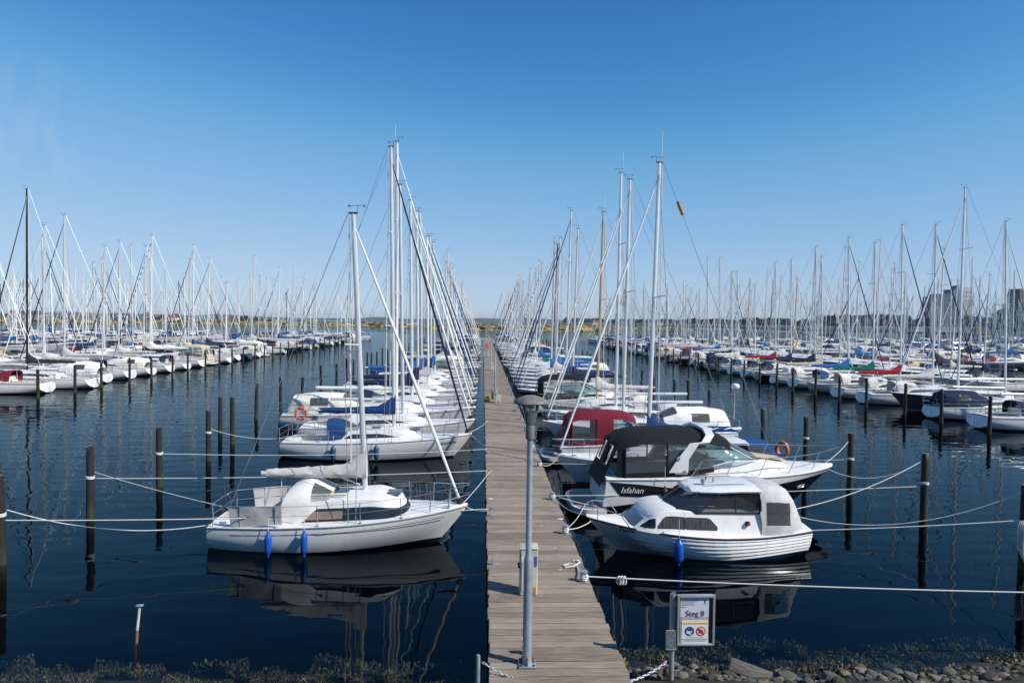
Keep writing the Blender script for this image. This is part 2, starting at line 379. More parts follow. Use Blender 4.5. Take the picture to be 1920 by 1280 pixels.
class Trunk:
    """cabin trunk: an outline raised over the deck, leaning inwards"""
    def __init__(s, H, xa, xf, w, xm, h, hf=.55, ins=.10, insf=.35, p=2.3, wa=.92, zadd=0.0, roofc=.07):
        s.__dict__.update(locals()); del s.__dict__['s']; s.o=outline(xa,xf,w,xm,p,wa)
    def hgt(s, x): return s.h*lerp(1, s.hf, sstep((x-s.xm)/(s.xf-s.xm)*.9+.05) if x>s.xm else 0)
    def pt(s, x, y, v, side, out=0.0):
        f=sstep((x-s.xm)/(s.xf-s.xm)) if x>s.xm else 0
        q=(x-s.xm)/(s.xf-s.xm) if x>s.xm else 0
        xx=x - s.insf*v*q*q
        yy=max(0,y-s.ins*v*(1-.3*f) if y>s.ins*1.3 else y*(1-v*.3))+out
        z=s.H.deck(x,0,0)-.03 + s.zadd + v*(s.hgt(x)+.03)
        return (xx, side*yy, z)
    def mb(s, mat, roof=None, lv=(0,.5,.93,1.0)):
        mb=MB(); ring=lambda v: [s.pt(x,y,v,-1) for x,y in s.o]+[s.pt(x,y,v,1) for x,y in s.o[-2::-1]]
        rows=[ring(v) for v in lv]
        last=[]
        n=len(s.o)
        r2=[]
        top=rows[-1]
        for k in range(2*n-1):
            p=Vector(top[k]); r2.append(tuple(p+Vector((0 if k not in (n-1,) else -.03, -.03 if p.y>0.03 else (.03 if p.y<-.03 else 0), .018))))
        rows.append(r2)
        mb.grid(rows, mat)
        mb.poly([rr[0] for rr in rows]+[rr[-1] for rr in rows][::-1], mat)          # aft bulkhead
        cross=[]
        for k in range(n):
            a,b=Vector(r2[k]),Vector(r2[2*n-2-k]); row=[]
            for q in (0,.2,.5,.8,1):
                p=a.lerp(b,q); p.z+=s.roofc*(1-(2*q-1)**2)*min(1,(a-b).length/.6); row.append(tuple(p))
            cross.append(row)
        return mb.grid(cross, roof or mat)
    def side_y(s, x):
        for (x0,y0),(x1,y1) in zip(s.o, s.o[1:]):
            if x0<=x<=x1: return lerp(y0,y1,(x-x0)/max(1e-6,x1-x0))
        return 0
    def roof_z(s, x): return s.H.deck(x,0,0)+s.zadd+s.hgt(x)+.018+s.roofc*.9
    def window(s, x0, x1, lo, hi, mat, side, n=8, out=.008):
        """lo/hi: functions q(0..1) -> v"""
        mb=MB(); rows=[]
        for k in range(n+1):
            q=k/n; x=lerp(x0,x1,q); y=s.side_y(x)
            rows.append([s.pt(x,y,lerp(lo(q),hi(q),j/2),side,out) for j in range(3)])
        return mb.grid(rows, mat, flip=side>0)
    def band(s, x0, v0, v1, mat, out=.008):
        """window band that runs along both sides and round the front"""
        mb=MB(); o=[(x,y) for x,y in s.o if x>x0]; o=[(x0,s.side_y(x0))]+o
        rows=[]
        for side,seq in ((-1,o),(1,o[-2::-1])):
            for x,y in seq:
                f = max(0,(x-s.xm)/(s.xf-s.xm))
                rows.append([tuple(Vector(s.pt(x,y,v,side,out if y>.03 else 0))+Vector((out*1.5*f,0,0))) for v in (v0,(v0+v1)/2,v1)])
        return mb.grid(rows, mat)
def arch(x, w, zb, h, n=13, p=.70, lean=0.0):
    """points of a fabric bow from starboard base over the top to port"""
    out=[]
    for k in range(n):
        a=math.pi*k/(n-1); c,sn=-math.cos(a), math.sin(a)
        out.append((x+lean*sn, w*math.copysign(abs(c)**.75,c), zb+h*sn**p))
    return out

# ------------------------------------------------------------------ sailing boats
CACHE={}
def cached(key, fn):
    if key not in CACHE:
        mb=fn(); CACHE[key]=(mb, None)
    mb, me = CACHE[key]
    return mb
def cmesh(key, fn, name):
    mb=cached(key, fn); me=CACHE[key][1]
    if me is None: me=mb.mesh(name); CACHE[key]=(mb, me)
    return me
GEO={}
class SailGeo:
    def __init__(s, L, kind):
        s.L=L; B=.19*L+1.1; s.B=B
        H=Hull(L,B,.55+.066*L,.42+.050*L,.45+.042*L,kb=(.13 if kind=='classic' else .10)*L,ks=(-.05*L if kind=='classic' else .035*L),tw=(.55 if kind=='classic' else .76),
               zks=.08,draft=.5,nst=2.2 if kind=='classic' else 2.6)
        s.H=H
        s.T=Trunk(H,-.20*L,.27*L,.30*B,.10*L,.26+.018*L,hf=.45,insf=.06*L)
        s.xm=.09*L; s.zboom=s.T.roof_z(-.05*L)+.62+.018*L
        s.bl=.40*L
MASTM=dict(alu=ALU, white=MWHITE, black=MBLACK, wood=MWOOD)
def geo(L,kind):
    if (L,kind) not in GEO: GEO[(L,kind)]=SailGeo(L,kind)
    return GEO[(L,kind)]
def mast_mb(xm, zb, zt, r, m, rake, ant):
    mb=MB(); h=zt-zb
    mb.tube([(xm,0,zb),(xm-rake*.5,0,zb+h*.5),(xm-rake*.9,0,zb+h*.9),(xm-rake,0,zt)],[r,r,r*.92,r*.7],m,n=10,flat=.72)
    mb.box((xm-rake,0,zt+.02),(.26,.08,.045),DARKM)
    return mb
def vane_mb(xm, zt, rake, ant):
    mb=MB(); x=xm-rake
    mb.tube([(x+.12,0,zt),(x+.14,0,zt+.22)],.006,DARKM,n=4)
    mb.tube([(x-.12,0,zt+.22),(x+.36,0,zt+.24)],.007,DARKM,n=4); mb.poly([(x-.14,0,zt+.19),(x-.04,0,zt+.22),(x-.14,0,zt+.26)],DARKM)
    mb.tube([(x+.32,0,zt+.24),(x+.32,0,zt+.19)],.025,DARKM,n=5)
    if ant: mb.tube([(x-.1,0,zt),(x-.1,0,zt+ant)],.011,MWHITE,n=4)
    return mb
def spreader_mb(g, xm, zb, zt, rake, n, only):
    mb=MB()
    for k in (only,):
        q=(k+1)/(n+1)+.03; z=lerp(zb,zt,q); x=xm-rake*q; wd=.30*g.B*(1-.18*k)
        mb.tube([(x-.25,wd,z+.06),(x,0,z),(x-.25,-wd,z+.06)],.026,ALU,n=5)
    return mb
def rig_mb(g, xm, zb, zt, rake, n, r=.010, frac=1.0):
    mb=MB(); H=g.H; L=g.L; xt=xm-rake; zf=lerp(zb,zt,frac)
    mb.tube([(xt-.15,0,zt),(-L/2+.25,0,H.ss+.05)],r,WIRE,n=4)
    for sd in (1,-1):
        q=(1)/(n+1)+.03; z=lerp(zb,zt,q); tip=(xm-rake*q-.25, sd*.30*g.B, z+.06); cy=H.hb(xm-.2)*.93; base=(xm-.25, sd*cy, H.deck(xm-.2,cy))
        mb.tube([base,tip,(xm-rake*frac,sd*.04,zf)],r,WIRE,n=4)
        mb.tube([(xm-.05,sd*cy,H.deck(xm,cy)),(xm-rake*q,sd*.05,z-.1)],r,WIRE,n=4)
        mb.tube([(xm-.4,sd*.06,g.zboom),(xm-rake-.12,sd*.04,zt-.1)],r*1.1,ROPE,n=4)
    return mb
def genoa_mb(g, xm, zt, rake, m, frac=.96, m2=None):
    mb=MB(); H=g.H; a=Vector((g.L/2-.22,0,H.sb+.12)); b=Vector((xm-rake*frac,0,0)); b.z=zt*frac
    pts=[a.lerp(b,k/10) for k in range(11)]
    rr=[.05,.055,.066,.07,.068,.064,.058,.052,.046,.04,.02]
    sc=(.7+.035*g.L)*.78
    if m2 is None: mb.tube(pts,[q*sc for q in rr],m,n=7)
    else:
        for k in range(40):
            p=[a.lerp(b,k/40),a.lerp(b,(k+1)/40)]; mb.tube(p,.055*sc,m if k%2 else m2,n=6)
    mb.lathe([(.02,-.1),(.10,-.06),(.10,.06),(.03,.1)],tuple(a),DARKM,n=8)
    return mb
def boom_mb(g, m, zb=None):
    mb=MB(); z=zb or g.zboom; x=g.xm-.1
    mb.tube([(x,0,z),(x-g.bl,0,z+.03)],.045+.0035*g.L,m,n=8)
    mb.tube([(x-.05,0,g.T.roof_z(g.xm)+.15),(x-g.bl*.3,0,z)],.022,m,n=5)                 # kicker
    mb.tube([(x-g.bl*.8,0,z-.05),(x-g.bl*.8-.05,0,z-.9)],.012,ROPE,n=4)
    return mb
def cover_mb(g, m, peak=.75, fat=1.0, seed=1, lo=None):
    mb=MB(); rr=random.Random(seed); z0=g.zboom; x0=g.xm+.06; rows=[]; N=22
    for i in range(N+1):
        q=i/N; x=x0-(g.bl+.02)*q
        up=.11*fat+.16*fat*(1-q)+peak*max(0,1-q/.30)**2.0
        wd=(.06+.11*(1-q)**.7+.03*math.sin(q*9))*fat
        if i==0: wd*=.85
        row=[]
        for k in range(12):
            a=2*math.pi*k/12; yy=wd*math.cos(a); zz=math.sin(a)
            z=z0+.03*q + (zz*up if zz>0 else zz*.13)
            wob=.034*math.sin(i*1.9+k*2.3+rr.random()*1.5)*(1-.3*q)
            row.append((x, yy*(1-.45*max(0,zz))+wob*math.cos(a), z+wob*.7))
        rows.append(row)
    mb.grid(rows, m, closed=True, cap0=True, cap1=True)
    return mb
def pulpit_mb(g, near=True):
    mb=MB(); H=g.H; L=g.L; h=.58; r=.014
    def rail(hh):
        pts=[]
        for sd,xs in ((-1,(.36,.43)),(1,(.43,.36))):
            for q in xs: y=H.hb(q*L)*.9; pts.append((q*L, sd*max(.12,y), H.deck(q*L,y,0)+hh))
            if sd==-1: pts.append((L/2+.06,-.09,H.sb+hh+.04)); pts.append((L/2+.06,.09,H.sb+hh+.04))
        return pts
    mb.tube(rail(h),r,STEEL,n=5); mb.tube(rail(h*.5),r*.7,STEEL,n=4)
    for p in (rail(h)[0],rail(h)[1],rail(h)[4],rail(h)[5]):
        mb.tube([p,(p[0]-.03,p[1],p[2]-h)],r,STEEL,n=5)
    return mb
def pushpit_mb(g):
    mb=MB(); H=g.H; L=g.L; h=.58; r=.014; x0=-L/2+.12; xa=-.36*L
    ya=H.hb(xa)*.95; yb=H.hb(x0+.15)*.93
    pts=[(xa,-ya,H.deck(xa,ya,0)+h),(x0+.1,-yb,H.ss+h),(x0,-yb*.7,H.ss+h),(x0,yb*.7,H.ss+h),(x0+.1,yb,H.ss+h),(xa,ya,H.deck(xa,ya,0)+h)]
    mb.tube(pts,r,STEEL,n=5); mb.tube([(p[0],p[1],p[2]-h*.5) for p in pts],r*.7,STEEL,n=4)
    for p in pts: mb.tube([p,(p[0],p[1],p[2]-h)],r,STEEL,n=5)
    return mb
STX=(-.22,-.06,.10,.25)
def stanchion_mb(g, x, sd):
    mb=MB(); H=g.H; X=x*g.L; y=H.hb(X)*.95; z=H.deck(X,y,0)
    mb.tube([(X,sd*y,z),(X,sd*(y+.01),z+.58)],.013,STEEL,n=5); mb.box((X,sd*y,z+.01),(.08,.06,.03),STEEL)
    return mb
def lifeline_mb(g, stan=False):
    mb=MB(); H=g.H; L=g.L
    for sd in (1,-1):
        for hh in (.57,.3):
            pts=[]
            for q in (-.36,)+STX+(.36,):
                X=q*L; y=H.hb(X)*.95; pts.append((X,sd*y,H.deck(X,y,0)+hh))
            mb.tube(pts,.006,WIRE,n=4)
    if stan:
        for sd in (1,-1):
            for q in STX: mb.merge(stanchion_mb(g,q,sd))
    return mb
def hood_mb(g, m):
    mb=MB(); H=g.H; L=g.L; T=g.T; xa=-.20*L; zr=T.roof_z(xa); w=T.w*.93
    zd=H.deck(xa,0,0)+.05; h=zr-zd+.44
    rows=[arch(xa-.035*L,w,zd,h,lean=-.16), arch(xa-.005*L,w,zd+.02,h*.99,lean=-.10), arch(xa+.03*L,w*.97,zd+.05,h*.88), arch(xa+.05*L,w*.93,zd+.1,h*.72)]
    return mb.grid(rows,m,flip=True)
def hood_win_mb(g):
    mb=MB(); H=g.H; L=g.L; T=g.T; xa=-.20*L; zr=T.roof_z(xa); w=T.w*.93; zd=H.deck(xa,0,0)+.05; h=zr-zd+.44
    rows=[arch(xa+.05*L,w*.93,zd+.1,h*.72), arch(xa+.115*L,w*.86,zd+.12,h*.40)]
    return mb.grid(rows,VINYL,flip=True)
def tent_mb(g, m):
    """cockpit tent: hood that runs aft to the stern"""
    mb=MB(); H=g.H; L=g.L; T=g.T; xa=-.20*L; w=T.w*1.12; zd=H.deck(xa,0,0)+.03; h=T.roof_z(xa)-zd+.62
    rows=[arch(-.44*L,w*.86,H.ss+.02,h*.55), arch(-.42*L,w*.95,zd,h*.88), arch(-.33*L,w,zd,h), arch(-.24*L,w,zd,h), arch(-.17*L,w*.97,zd+.05,h*.93), arch(-.10*L,w*.86,zd+.2,h*.5)]
    mb.grid(rows,lambda i,j: None if (i in (2,) and j in (1,2,9,10)) or (i==4 and 3<=j<=8) else m,flip=True); return mb
def tent_win_mb(g):
    mb=MB(); H=g.H; L=g.L; T=g.T; xa=-.20*L; w=T.w*1.12; zd=H.deck(xa,0,0)+.03; h=T.roof_z(xa)-zd+.62
    rows=[arch(-.33*L,w*.995,zd,h*.995), arch(-.24*L,w*.995,zd,h*.995), arch(-.17*L,w*.965,zd+.05,h*.925), arch(-.10*L,w*.855,zd+.2,h*.495)]
    mb.grid(rows,lambda i,j: VINYL if (i==0 and j in (1,2,9,10)) or (i==2 and 3<=j<=8) else None,flip=True); return mb
def gear_parts(g):
    """deck gear: hatches, grab rails, winches, cleats, tiller, bridge deck"""
    H=g.H; L=g.L; T=g.T; out=[]
    for x,d in ((.20*L,.5),(.0,.42)): out.append(('hatch',lambda x=x,d=d: MB().box((x,0,T.roof_z(x)+.005),(d,d,.05),SMOKE)))
    for sd in (1,-1):
        out.append(('grab_rail',lambda sd=sd: MB().tube([(-.14*L,sd*T.w*.6,T.roof_z(-.1*L)+.03),(.03*L,sd*T.w*.6,T.roof_z(0)+.03)],.018,TEAK,n=5)))
        out.append(('winch',lambda sd=sd: MB().lathe([(.07,0),(.055,.05),(.06,.14),(.0,.15)],(-.27*L,sd*H.hb(-.27*L)*.78,H.deck(-.27*L,.5)+.02),STEEL,n=8)))
        for q in (.42,-.44): out.append(('deck_cleat',lambda q=q,sd=sd: MB().tube([(q*L-.1,sd*H.hb(q*L)*.75,H.deck(q*L,0,0)+.07),(q*L+.1,sd*H.hb(q*L)*.75,H.deck(q*L,0,0)+.07)],.02,STEEL,n=5)))
    out.append(('tiller',lambda: MB().tube([(-.46*L,0,H.ss+.05),(-.32*L,0,H.ss+.22)],.022,TEAK,n=5)))
    out.append(('halyard',lambda: MB().tube([(g.xm-.05,.02,T.roof_z(g.xm)),(g.xm-.25,T.w*.4,T.roof_z(g.xm-.3)+.03)],.01,ROPE,n=4)))
    return out
def rub_mb(H, m, r=.022, dz=-.012):
    mb=MB()
    for sd in (1,-1): mb.tube([(H.x(t,H.sh(t)+dz), sd*(H.b(t)+.006), H.sh(t)+dz) for t in TS], r, m, n=5)
    mb.tube([(H.x(0,H.ss),-H.b(0),H.ss+dz),(H.x(0,H.ss),H.b(0),H.ss+dz)],r,m,n=5)
    return mb
def rudder_mb(g):
    mb=MB(); L=g.L; x=-L/2; mb.box((x-.12,0,.15),(.3,.05,1.0),gel('white'),ch=.02); mb.box((x+.02,0,.35),(.12,.09,.1),STEEL); return mb
def outboard_mb(x, y, z, col):
    mb=MB(); mb.box((x,y,z+.3),(.34,.26,.36),col,ch=.07); mb.box((x,y,z-.15),(.16,.14,.6),col,ch=.04); mb.box((x+.15,y,z+.05),(.16,.2,.12),DARKM); return mb
def ladder_mb(g):
    mb=MB(); x=-g.L/2-.03
    for y in (-.16,.16): mb.tube([(x+.1,y,g.H.ss+.05),(x-.03,y,g.H.ss*.8),(x-.02,y,.12)],.014,STEEL,n=5)
    for z in (.2,.42,.62): mb.tube([(x-.02,-.16,z),(x-.02,.16,z)],.012,STEEL,n=5)
    return mb

def flag_mb(g):
    mb=MB(); x=-g.L/2+.05; z=g.H.ss+.2; mb.tube([(x,.5,z),(x-.35,.5,z+1.25)],.014,MWOOD,n=5)
    for k,c in enumerate(('flag_black','flag_red','flag_gold')):
        m=pm(c,((.012,.012,.012),(.45,.015,.015),(.62,.36,.02))[k],.9)
        rows=[[(x-.34+.25*q*.3-.12*q, .5+.45*q*.5+.04*math.sin(q*6+k), z+1.18-.17*(k+j)-.30*q*q) for j in (0,1)] for q in (0,.25,.5,.75,1)]
        mb.grid(rows,m)
    return mb
def sail_parts(sp):
    """list of (part name, cache key, builder, parent part) for one sailing boat"""
    L,kind=sp['L'],sp.get('kind','modern'); g=geo(L,kind); H,T=g.H,g.T; P=[]
    hull,stripe,boot,anti=sp['hull'],sp['stripe'],sp.get('boot','black'),sp.get('anti','black')
    mm=MASTM[sp['mast']]; zt=sp['mtop']; rk=sp.get('rake',.25); xm=g.xm; zb=T.roof_z(xm)-.03
    ns=1 if zt<14.2 else 2; fr=sp.get('frac',.96)
    P.append(('hull',('hull',L,kind,hull,stripe,boot,anti),lambda: hull_mb(H,std_levels(),std_mats(gel(hull),gel(stripe),gel(boot),paint(anti))),None))
    P.append(('deck',('deck',L,kind,sp.get('teak',0)),lambda: deck_mb(H,TEAK if sp.get('teak') else DECK,sole=TEAK),None))
    P.append(('rub_rail',('rub',L,kind,sp.get('rail','grey')),lambda: rub_mb(H,MWOOD if sp.get('rail')=='wood' else gel(sp.get('rail','lightgrey'))),'hull'))
    P.append(('cabin',('cabin',L,kind),lambda: T.mb(gel('white'),DECK),None))
    for sd in (1,-1):
        P.append(('window',('win',L,kind,sd,sp.get('win',0)),(lambda sd=sd: T.window(-.15*L,.13*L,lambda q:.30+.1*q,lambda q:.34+.42*min(1,(1-q)*3)*min(1,q*8+.2),GLASSD,sd)) if not sp.get('win') else
            (lambda sd=sd: T.window(-.16*L,-.05*L,lambda q:.35,lambda q:.75,GLASSD,sd).merge(T.window(-.03*L,.06*L,lambda q:.35,lambda q:.75,GLASSD,sd)).merge(T.window(.085*L,.14*L,lambda q:.38,lambda q:.75,GLASSD,sd))),'cabin'))
    if not sp.get('far'):
        for i,(nm,fn) in enumerate(gear_parts(g)): P.append((nm,('gear',L,kind,i),fn,'deck'))
    P.append(('mast',('mast',L,kind,zt,rk,sp['mast']),lambda: mast_mb(xm,zb,zt,.047+.0042*L,mm,rk,0),None))
    for k_ in range(ns): P.append(('spreader',('spr',L,kind,zt,rk,ns,k_),lambda k_=k_: spreader_mb(g,xm,zb,zt,rk,ns,k_),'mast'))
    P.append(('wind_vane',('vane',L,kind,zt,rk,sp.get('ant',0)),lambda: vane_mb(xm,zt,rk,sp.get('ant',0)),'mast'))
    P.append(('boom',('boom',L,kind,sp['mast']),lambda: boom_mb(g,mm),None))
    if sp.get('cover'): P.append(('sail_cover',('cover',L,kind,sp['cover'],sp.get('fat',1.0)),lambda: cover_mb(g,canvas(sp['cover']),peak=.055*L+.15,fat=sp.get('fat',1.0)*(.55+.05*L)),None))
    if sp.get('genoa'): P.append(('furled_sail',('gen',L,kind,zt,rk,fr,sp['genoa']),lambda: genoa_mb(g,xm,zt,rk,canvas(sp['genoa'].split('/')[0]),fr,canvas(sp['genoa'].split('/')[1]) if '/' in sp['genoa'] else None),None))
    P.append(('rigging',('rig',L,kind,zt,rk,ns,fr),lambda: rig_mb(g,xm,zb,zt,rk,ns,frac=fr),None))
    if not sp.get('genoa'): P.append(('forestay',('fst',L,kind,zt,rk,fr),lambda: MB().tube([(L/2-.15,0,H.sb+.05),(xm-rk*fr,0,zt*fr)],.008,WIRE,n=4),None))
    P.append(('pulpit',('pul',L,kind),lambda: pulpit_mb(g),None)); P.append(('pushpit',('pus',L,kind),lambda: pushpit_mb(g),None))
    if sp.get('far'): P.append(('lifeline',('llf',L,kind),lambda: lifeline_mb(g,True),None))
    else:
        P.append(('lifeline',('lln',L,kind),lambda: lifeline_mb(g),None))
        for sd in (-1,1):
            for q in STX: P.append(('stanchion',('stn',L,kind,sd,q),lambda sd=sd,q=q: stanchion_mb(g,q,sd),None))
    if sp.get('hood'):
        P.append(('sprayhood',('hood',L,kind,sp['hood']),lambda: hood_mb(g,canvas(sp['hood'])),None)); P.append(('hood_window',('hoodw',L,kind),lambda: hood_win_mb(g),'sprayhood'))
    if sp.get('tent'):
        P.append(('cockpit_tent',('tent',L,kind,sp['tent']),lambda: tent_mb(g,canvas(sp['tent'])),None)); P.append(('tent_window',('tentw',L,kind),lambda: tent_win_mb(g),'cockpit_tent'))
    if sp.get('flag'): P.append(('ensign',('flag',L,kind),lambda: flag_mb(g),None))
    if L<8.8: P.append(('outboard_motor',('ob',L,kind),lambda: outboard_mb(-L/2-.1,.5,H.ss-.1,DARKM),None))
    else: P.append(('stern_ladder',('lad',L,kind),lambda: ladder_mb(g),None))
    out=[]
    for n,k,fn,p in P:
        if n in ('hood_window','tent_window') and not sp.get('join'):
            for q in range(len(islands(cached(k,fn)))): out.append((n,k+(q,),(lambda k=k,fn=fn,q=q: islands(cached(k,fn))[q]),p))
        else: out.append((n,k,fn,p))
    return out

# ------------------------------------------------------------------ motor boats
def crect(y, z, fy): return (y, z)
def strip(mb, a, b, wdt, m, out=.01):
    """flat bar between two points"""
    mb.tube([a,b], wdt, m, n=6)
def cruiser_parts(sp):
    """sports cruiser; bow at +x, swim platform at -x"""
    L,B=sp['L'],sp['B']; k=L/9.0; P=[]
    up,lo=sp['upper'],sp['lower']; can=sp.get('canopy')
    SH=sp.get('sheer',(1.42,1.15,1.0)); H=Hull(L-.9*k,B,SH[0]*k,SH[1]*k,SH[2]*k,kb=1.75*k,ks=.15,tw=.86,zks=-.25,draft=.45,tm=.5,bowp=2.3,nst=3.6,nmid=3.0,nbow=1.08,xo=.45*k)
    bd=sp.get('bound',((0,.50),(.4,.58),(1,1.16)))
    def mid(t,s,kk):
        for (a,za),(b,zb) in zip(bd,bd[1:]):
            if a<=t<=b: return lerp(za,zb,sstep((t-a)/(b-a)))*k
        return bd[-1][1]*k
    lev=[lambda t,s,kk:s, lambda t,s,kk:s-.05, lambda t,s,kk:lerp(s,mid(t,s,kk),.35), lambda t,s,kk:lerp(s,mid(t,s,kk),.7), mid, lambda t,s,kk:mid(t,s,kk)-.03,
         lambda t,s,kk:lerp(mid(t,s,kk),.1,.5), lambda t,s,kk:.10, lambda t,s,kk:-.05, lambda t,s,kk:kk*.8-.04, lambda t,s,kk:kk]
    U,W=gel(up),gel(lo)
    P.append(('hull',lambda: hull_mb(H,lev,[U,U,U,U,U,W,W,paint('black'),paint('black'),paint('black')]),None))
    P.append(('rub_rail',lambda: rub_mb(H,gel(sp.get('rail','white')),.03,-.03),'hull'))
    P.append(('deck',lambda: deck_mb(H,DECK,t0=.05,t1=.40,cw=.74,depth=.35*k,sole=TEAK),None))
    def platform():
        mb=MB(); w=B*.46
        for zz,z2,ins,m in ((.22*k,.40*k,0,U),(.40*k+.004,.42*k,.12,TEAK)):
            pts=[]
            for q in range(13):
                a=math.pi*q/12; pts.append((-L/2+1.05*k-(1.05*k-ins)*math.sin(a)**.55, -(w-ins)*math.copysign(abs(math.cos(a))**.5,math.cos(a))))
            mb.grid([[(x,y,zz) for x,y in pts],[(x,y,z2) for x,y in pts]],m); mb.poly([(x,y,z2) for x,y in pts][::-1],m); mb.poly([(x,y,zz) for x,y in pts],m)
        return mb
    P.append(('swim_platform',platform,None))
    T=Trunk(H,-.10*L,.36*L,.36*B,.10*L,.42*k,hf=.35,ins=.12,insf=.5*k,wa=1.0)
    P.append(('cabin',lambda: T.mb(gel('white'),DECK),None))
    if sp.get('pad'): P.append(('sun_pad',lambda: MB().grid([[ (x,y,T.roof_z(x)+.02-.25*(y/ (T.w))**2*.2) for y in [q*T.w*.55*(1-.35*max(0,(x-.16*L)/(.18*L))) for q in (-1,-.5,0,.5,1)]] for x in [lerp(.15*L,.30*L,i/6) for i in range(7)]],canvas('sand'),flip=True),'cabin'))
    if sp.get('slot'):
        for sd in (1,-1): P.append(('window',lambda sd=sd: T.window(.02*L,.22*L,lambda q:.3+.1*q,lambda q:.32+.4*min(1,(1-q)*4)*min(1,q*6),GLASSD,sd),'cabin'))
    # windscreen
    wb=T.w*1.02; z0=T.roof_z(0)-.10*k; xm_=.06*L
    ob=outline(-.13*L,.215*L,wb*1.05,xm_,2.2); ot=outline(-.16*L,.075*L,wb*.86,-.02*L,2.6)
    zb_=lambda x: H.deck(x,0,0)+.30*k if x<0 else T.roof_z(x)-.06
    zt_=lambda x: z0+.62*k-.1*k*abs(x)/(.2*L)
    fl=lambda o,zf: [(x,-y,zf(x)) for x,y in o]+[(x,y,zf(x)) for x,y in o[-2::-1]]
    rb,rt=fl(ob,zb_),fl(ot,zt_)
    P.append(('windscreen',lambda: MB().grid([rb,rt],GLASS),None))
    def wsf():
        mb=MB().tube(rt,.026*k,RUBBER if can else STEEL,n=6).tube(rb,.018*k,gel('white'),n=5); n=len(rb)
        for i in (n//2, n//2-5, n//2+5): mb.tube([rb[i],rt[i]],.022*k,gel('white') if i!=n//2 else STEEL,n=5)
        return mb
    P.append(('windscreen_frame',wsf,'windscreen'))
    zr=sp.get('zroof',2.92*k); wc=B*.43
    if can:
        C=canvas(can)
        secs=[(-.345*L,wc*.93,H.ss-.1,zr-.36*k),(-.318*L,wc*.97,H.ss,zr-.16*k),(-.26*L,wc,H.ss+.02,zr-.03*k),(-.17*L,wc,H.ss+.05,zr),(-.07*L,wc*.97,H.ss+.12,zr+.0),(-.0*L,wc*.93,H.ss+.2,zr-.04*k),(.045*L,wc*.86,H.ss+.3,zr-.14*k),(.07*L,wc*.78,z0+.62*k,zr-.26*k)]
        def prof(x,w_,z0_,z1,out=0.0):
            ze=z1-.34*k; pts=[]
            for sd in (-1,1):
                half=[(x,sd*(w_+out),z0_),(x,sd*(w_+out),lerp(z0_,ze,.16)),(x,sd*(w_*.985+out),lerp(z0_,ze,.6)),(x,sd*(w_*.95+out),ze)]
                roof=[(x,sd*w_*.86,ze+.2*k),(x,sd*w_*.6,z1-.05*k),(x,sd*w_*.3,z1-.01*k)]
                h=half+roof
                pts+= h if sd==-1 else ([(x,0,z1)]+h[::-1])
            return pts
        rows=[prof(*s_) for s_ in secs]; n=len(rows[0])
        posts=sp.get('posts',(0,))
        def inwin(i,j):
            jj=j if j<n//2 else n-2-j
            return jj in (1,2) and i not in posts and i<7
        aft0=prof(-.405*L,wc*.86,H.ss-.35*k,zr-.5*k)
        def cano():
            mb=MB().grid(rows,lambda i,j: None if inwin(i,j) or (i>=5 and (j if j<n//2 else n-2-j)<3) else C,flip=True)
            a=rows[0]; low=[(-.42*L,p[1]*.92,H.ss-.45*k) for p in a]
            # aft curtain: canvas below, frame round the window
            for j in range(n-1):
                pass
            bot=[Vector((-.405*L,lerp(-wc*.86,wc*.86,q/8),H.ss-.30*k)) for q in range(9)]
            top=[Vector((-.345*L,lerp(-wc*.93,wc*.93,q/8)*.9,zr-.44*k+ (.06*k if 0<q<8 else -.12*k))) for q in range(9)]
            rr=[[tuple(b.lerp(t,f)) for b,t in zip(bot,top)] for f in (0,.45,.5,.92,1)]
            mb.grid(rr,lambda i,j: None if i in (1,2) and j in (1,2,5,6) else C)
            for i in (1,3): mb.tube([(p[0],p[1]*1.004,p[2]) for p in rows[i][:4]],.03,C,n=5).tube([(p[0],p[1]*1.004,p[2]) for p in rows[i][-4:]],.03,C,n=5)
            return mb
        def canw():
            mb=MB().grid([prof(*s_,out=-.006) for s_ in secs],lambda i,j: VINYL if inwin(i,j) and i<5 else None,flip=True)
            bot=[Vector((-.400*L,lerp(-wc*.86,wc*.86,q/8),H.ss-.30*k)) for q in range(9)]
            top=[Vector((-.340*L,lerp(-wc*.93,wc*.93,q/8)*.9,zr-.44*k+ (.06*k if 0<q<8 else -.12*k))) for q in range(9)]
            rr=[[tuple(b.lerp(t,f)) for b,t in zip(bot,top)] for f in (0,.45,.5,.92,1)]
            mb.grid(rr,lambda i,j: VINYL if i in (1,2) and j in (1,2,5,6) else None)
            if sp.get('front_vinyl'):
                f=secs[6]
                ft=[(p[0],p[1],p[2]) for p in prof(*secs[7])][3:n-3]
                m_=len(ft); bt=[]
                for q in range(m_):
                    u=q/(m_-1)*(len(rt)-9)+4; i0=int(u); i1=min(len(rt)-1,i0+1); bt.append(tuple(Vector(rt[i0]).lerp(Vector(rt[i1]),u-i0)))
                mb.grid([ft,bt],VINYL)
            return mb
        P.append(('canopy',cano,None)); P.append(('canopy_window',canw,'canopy'))
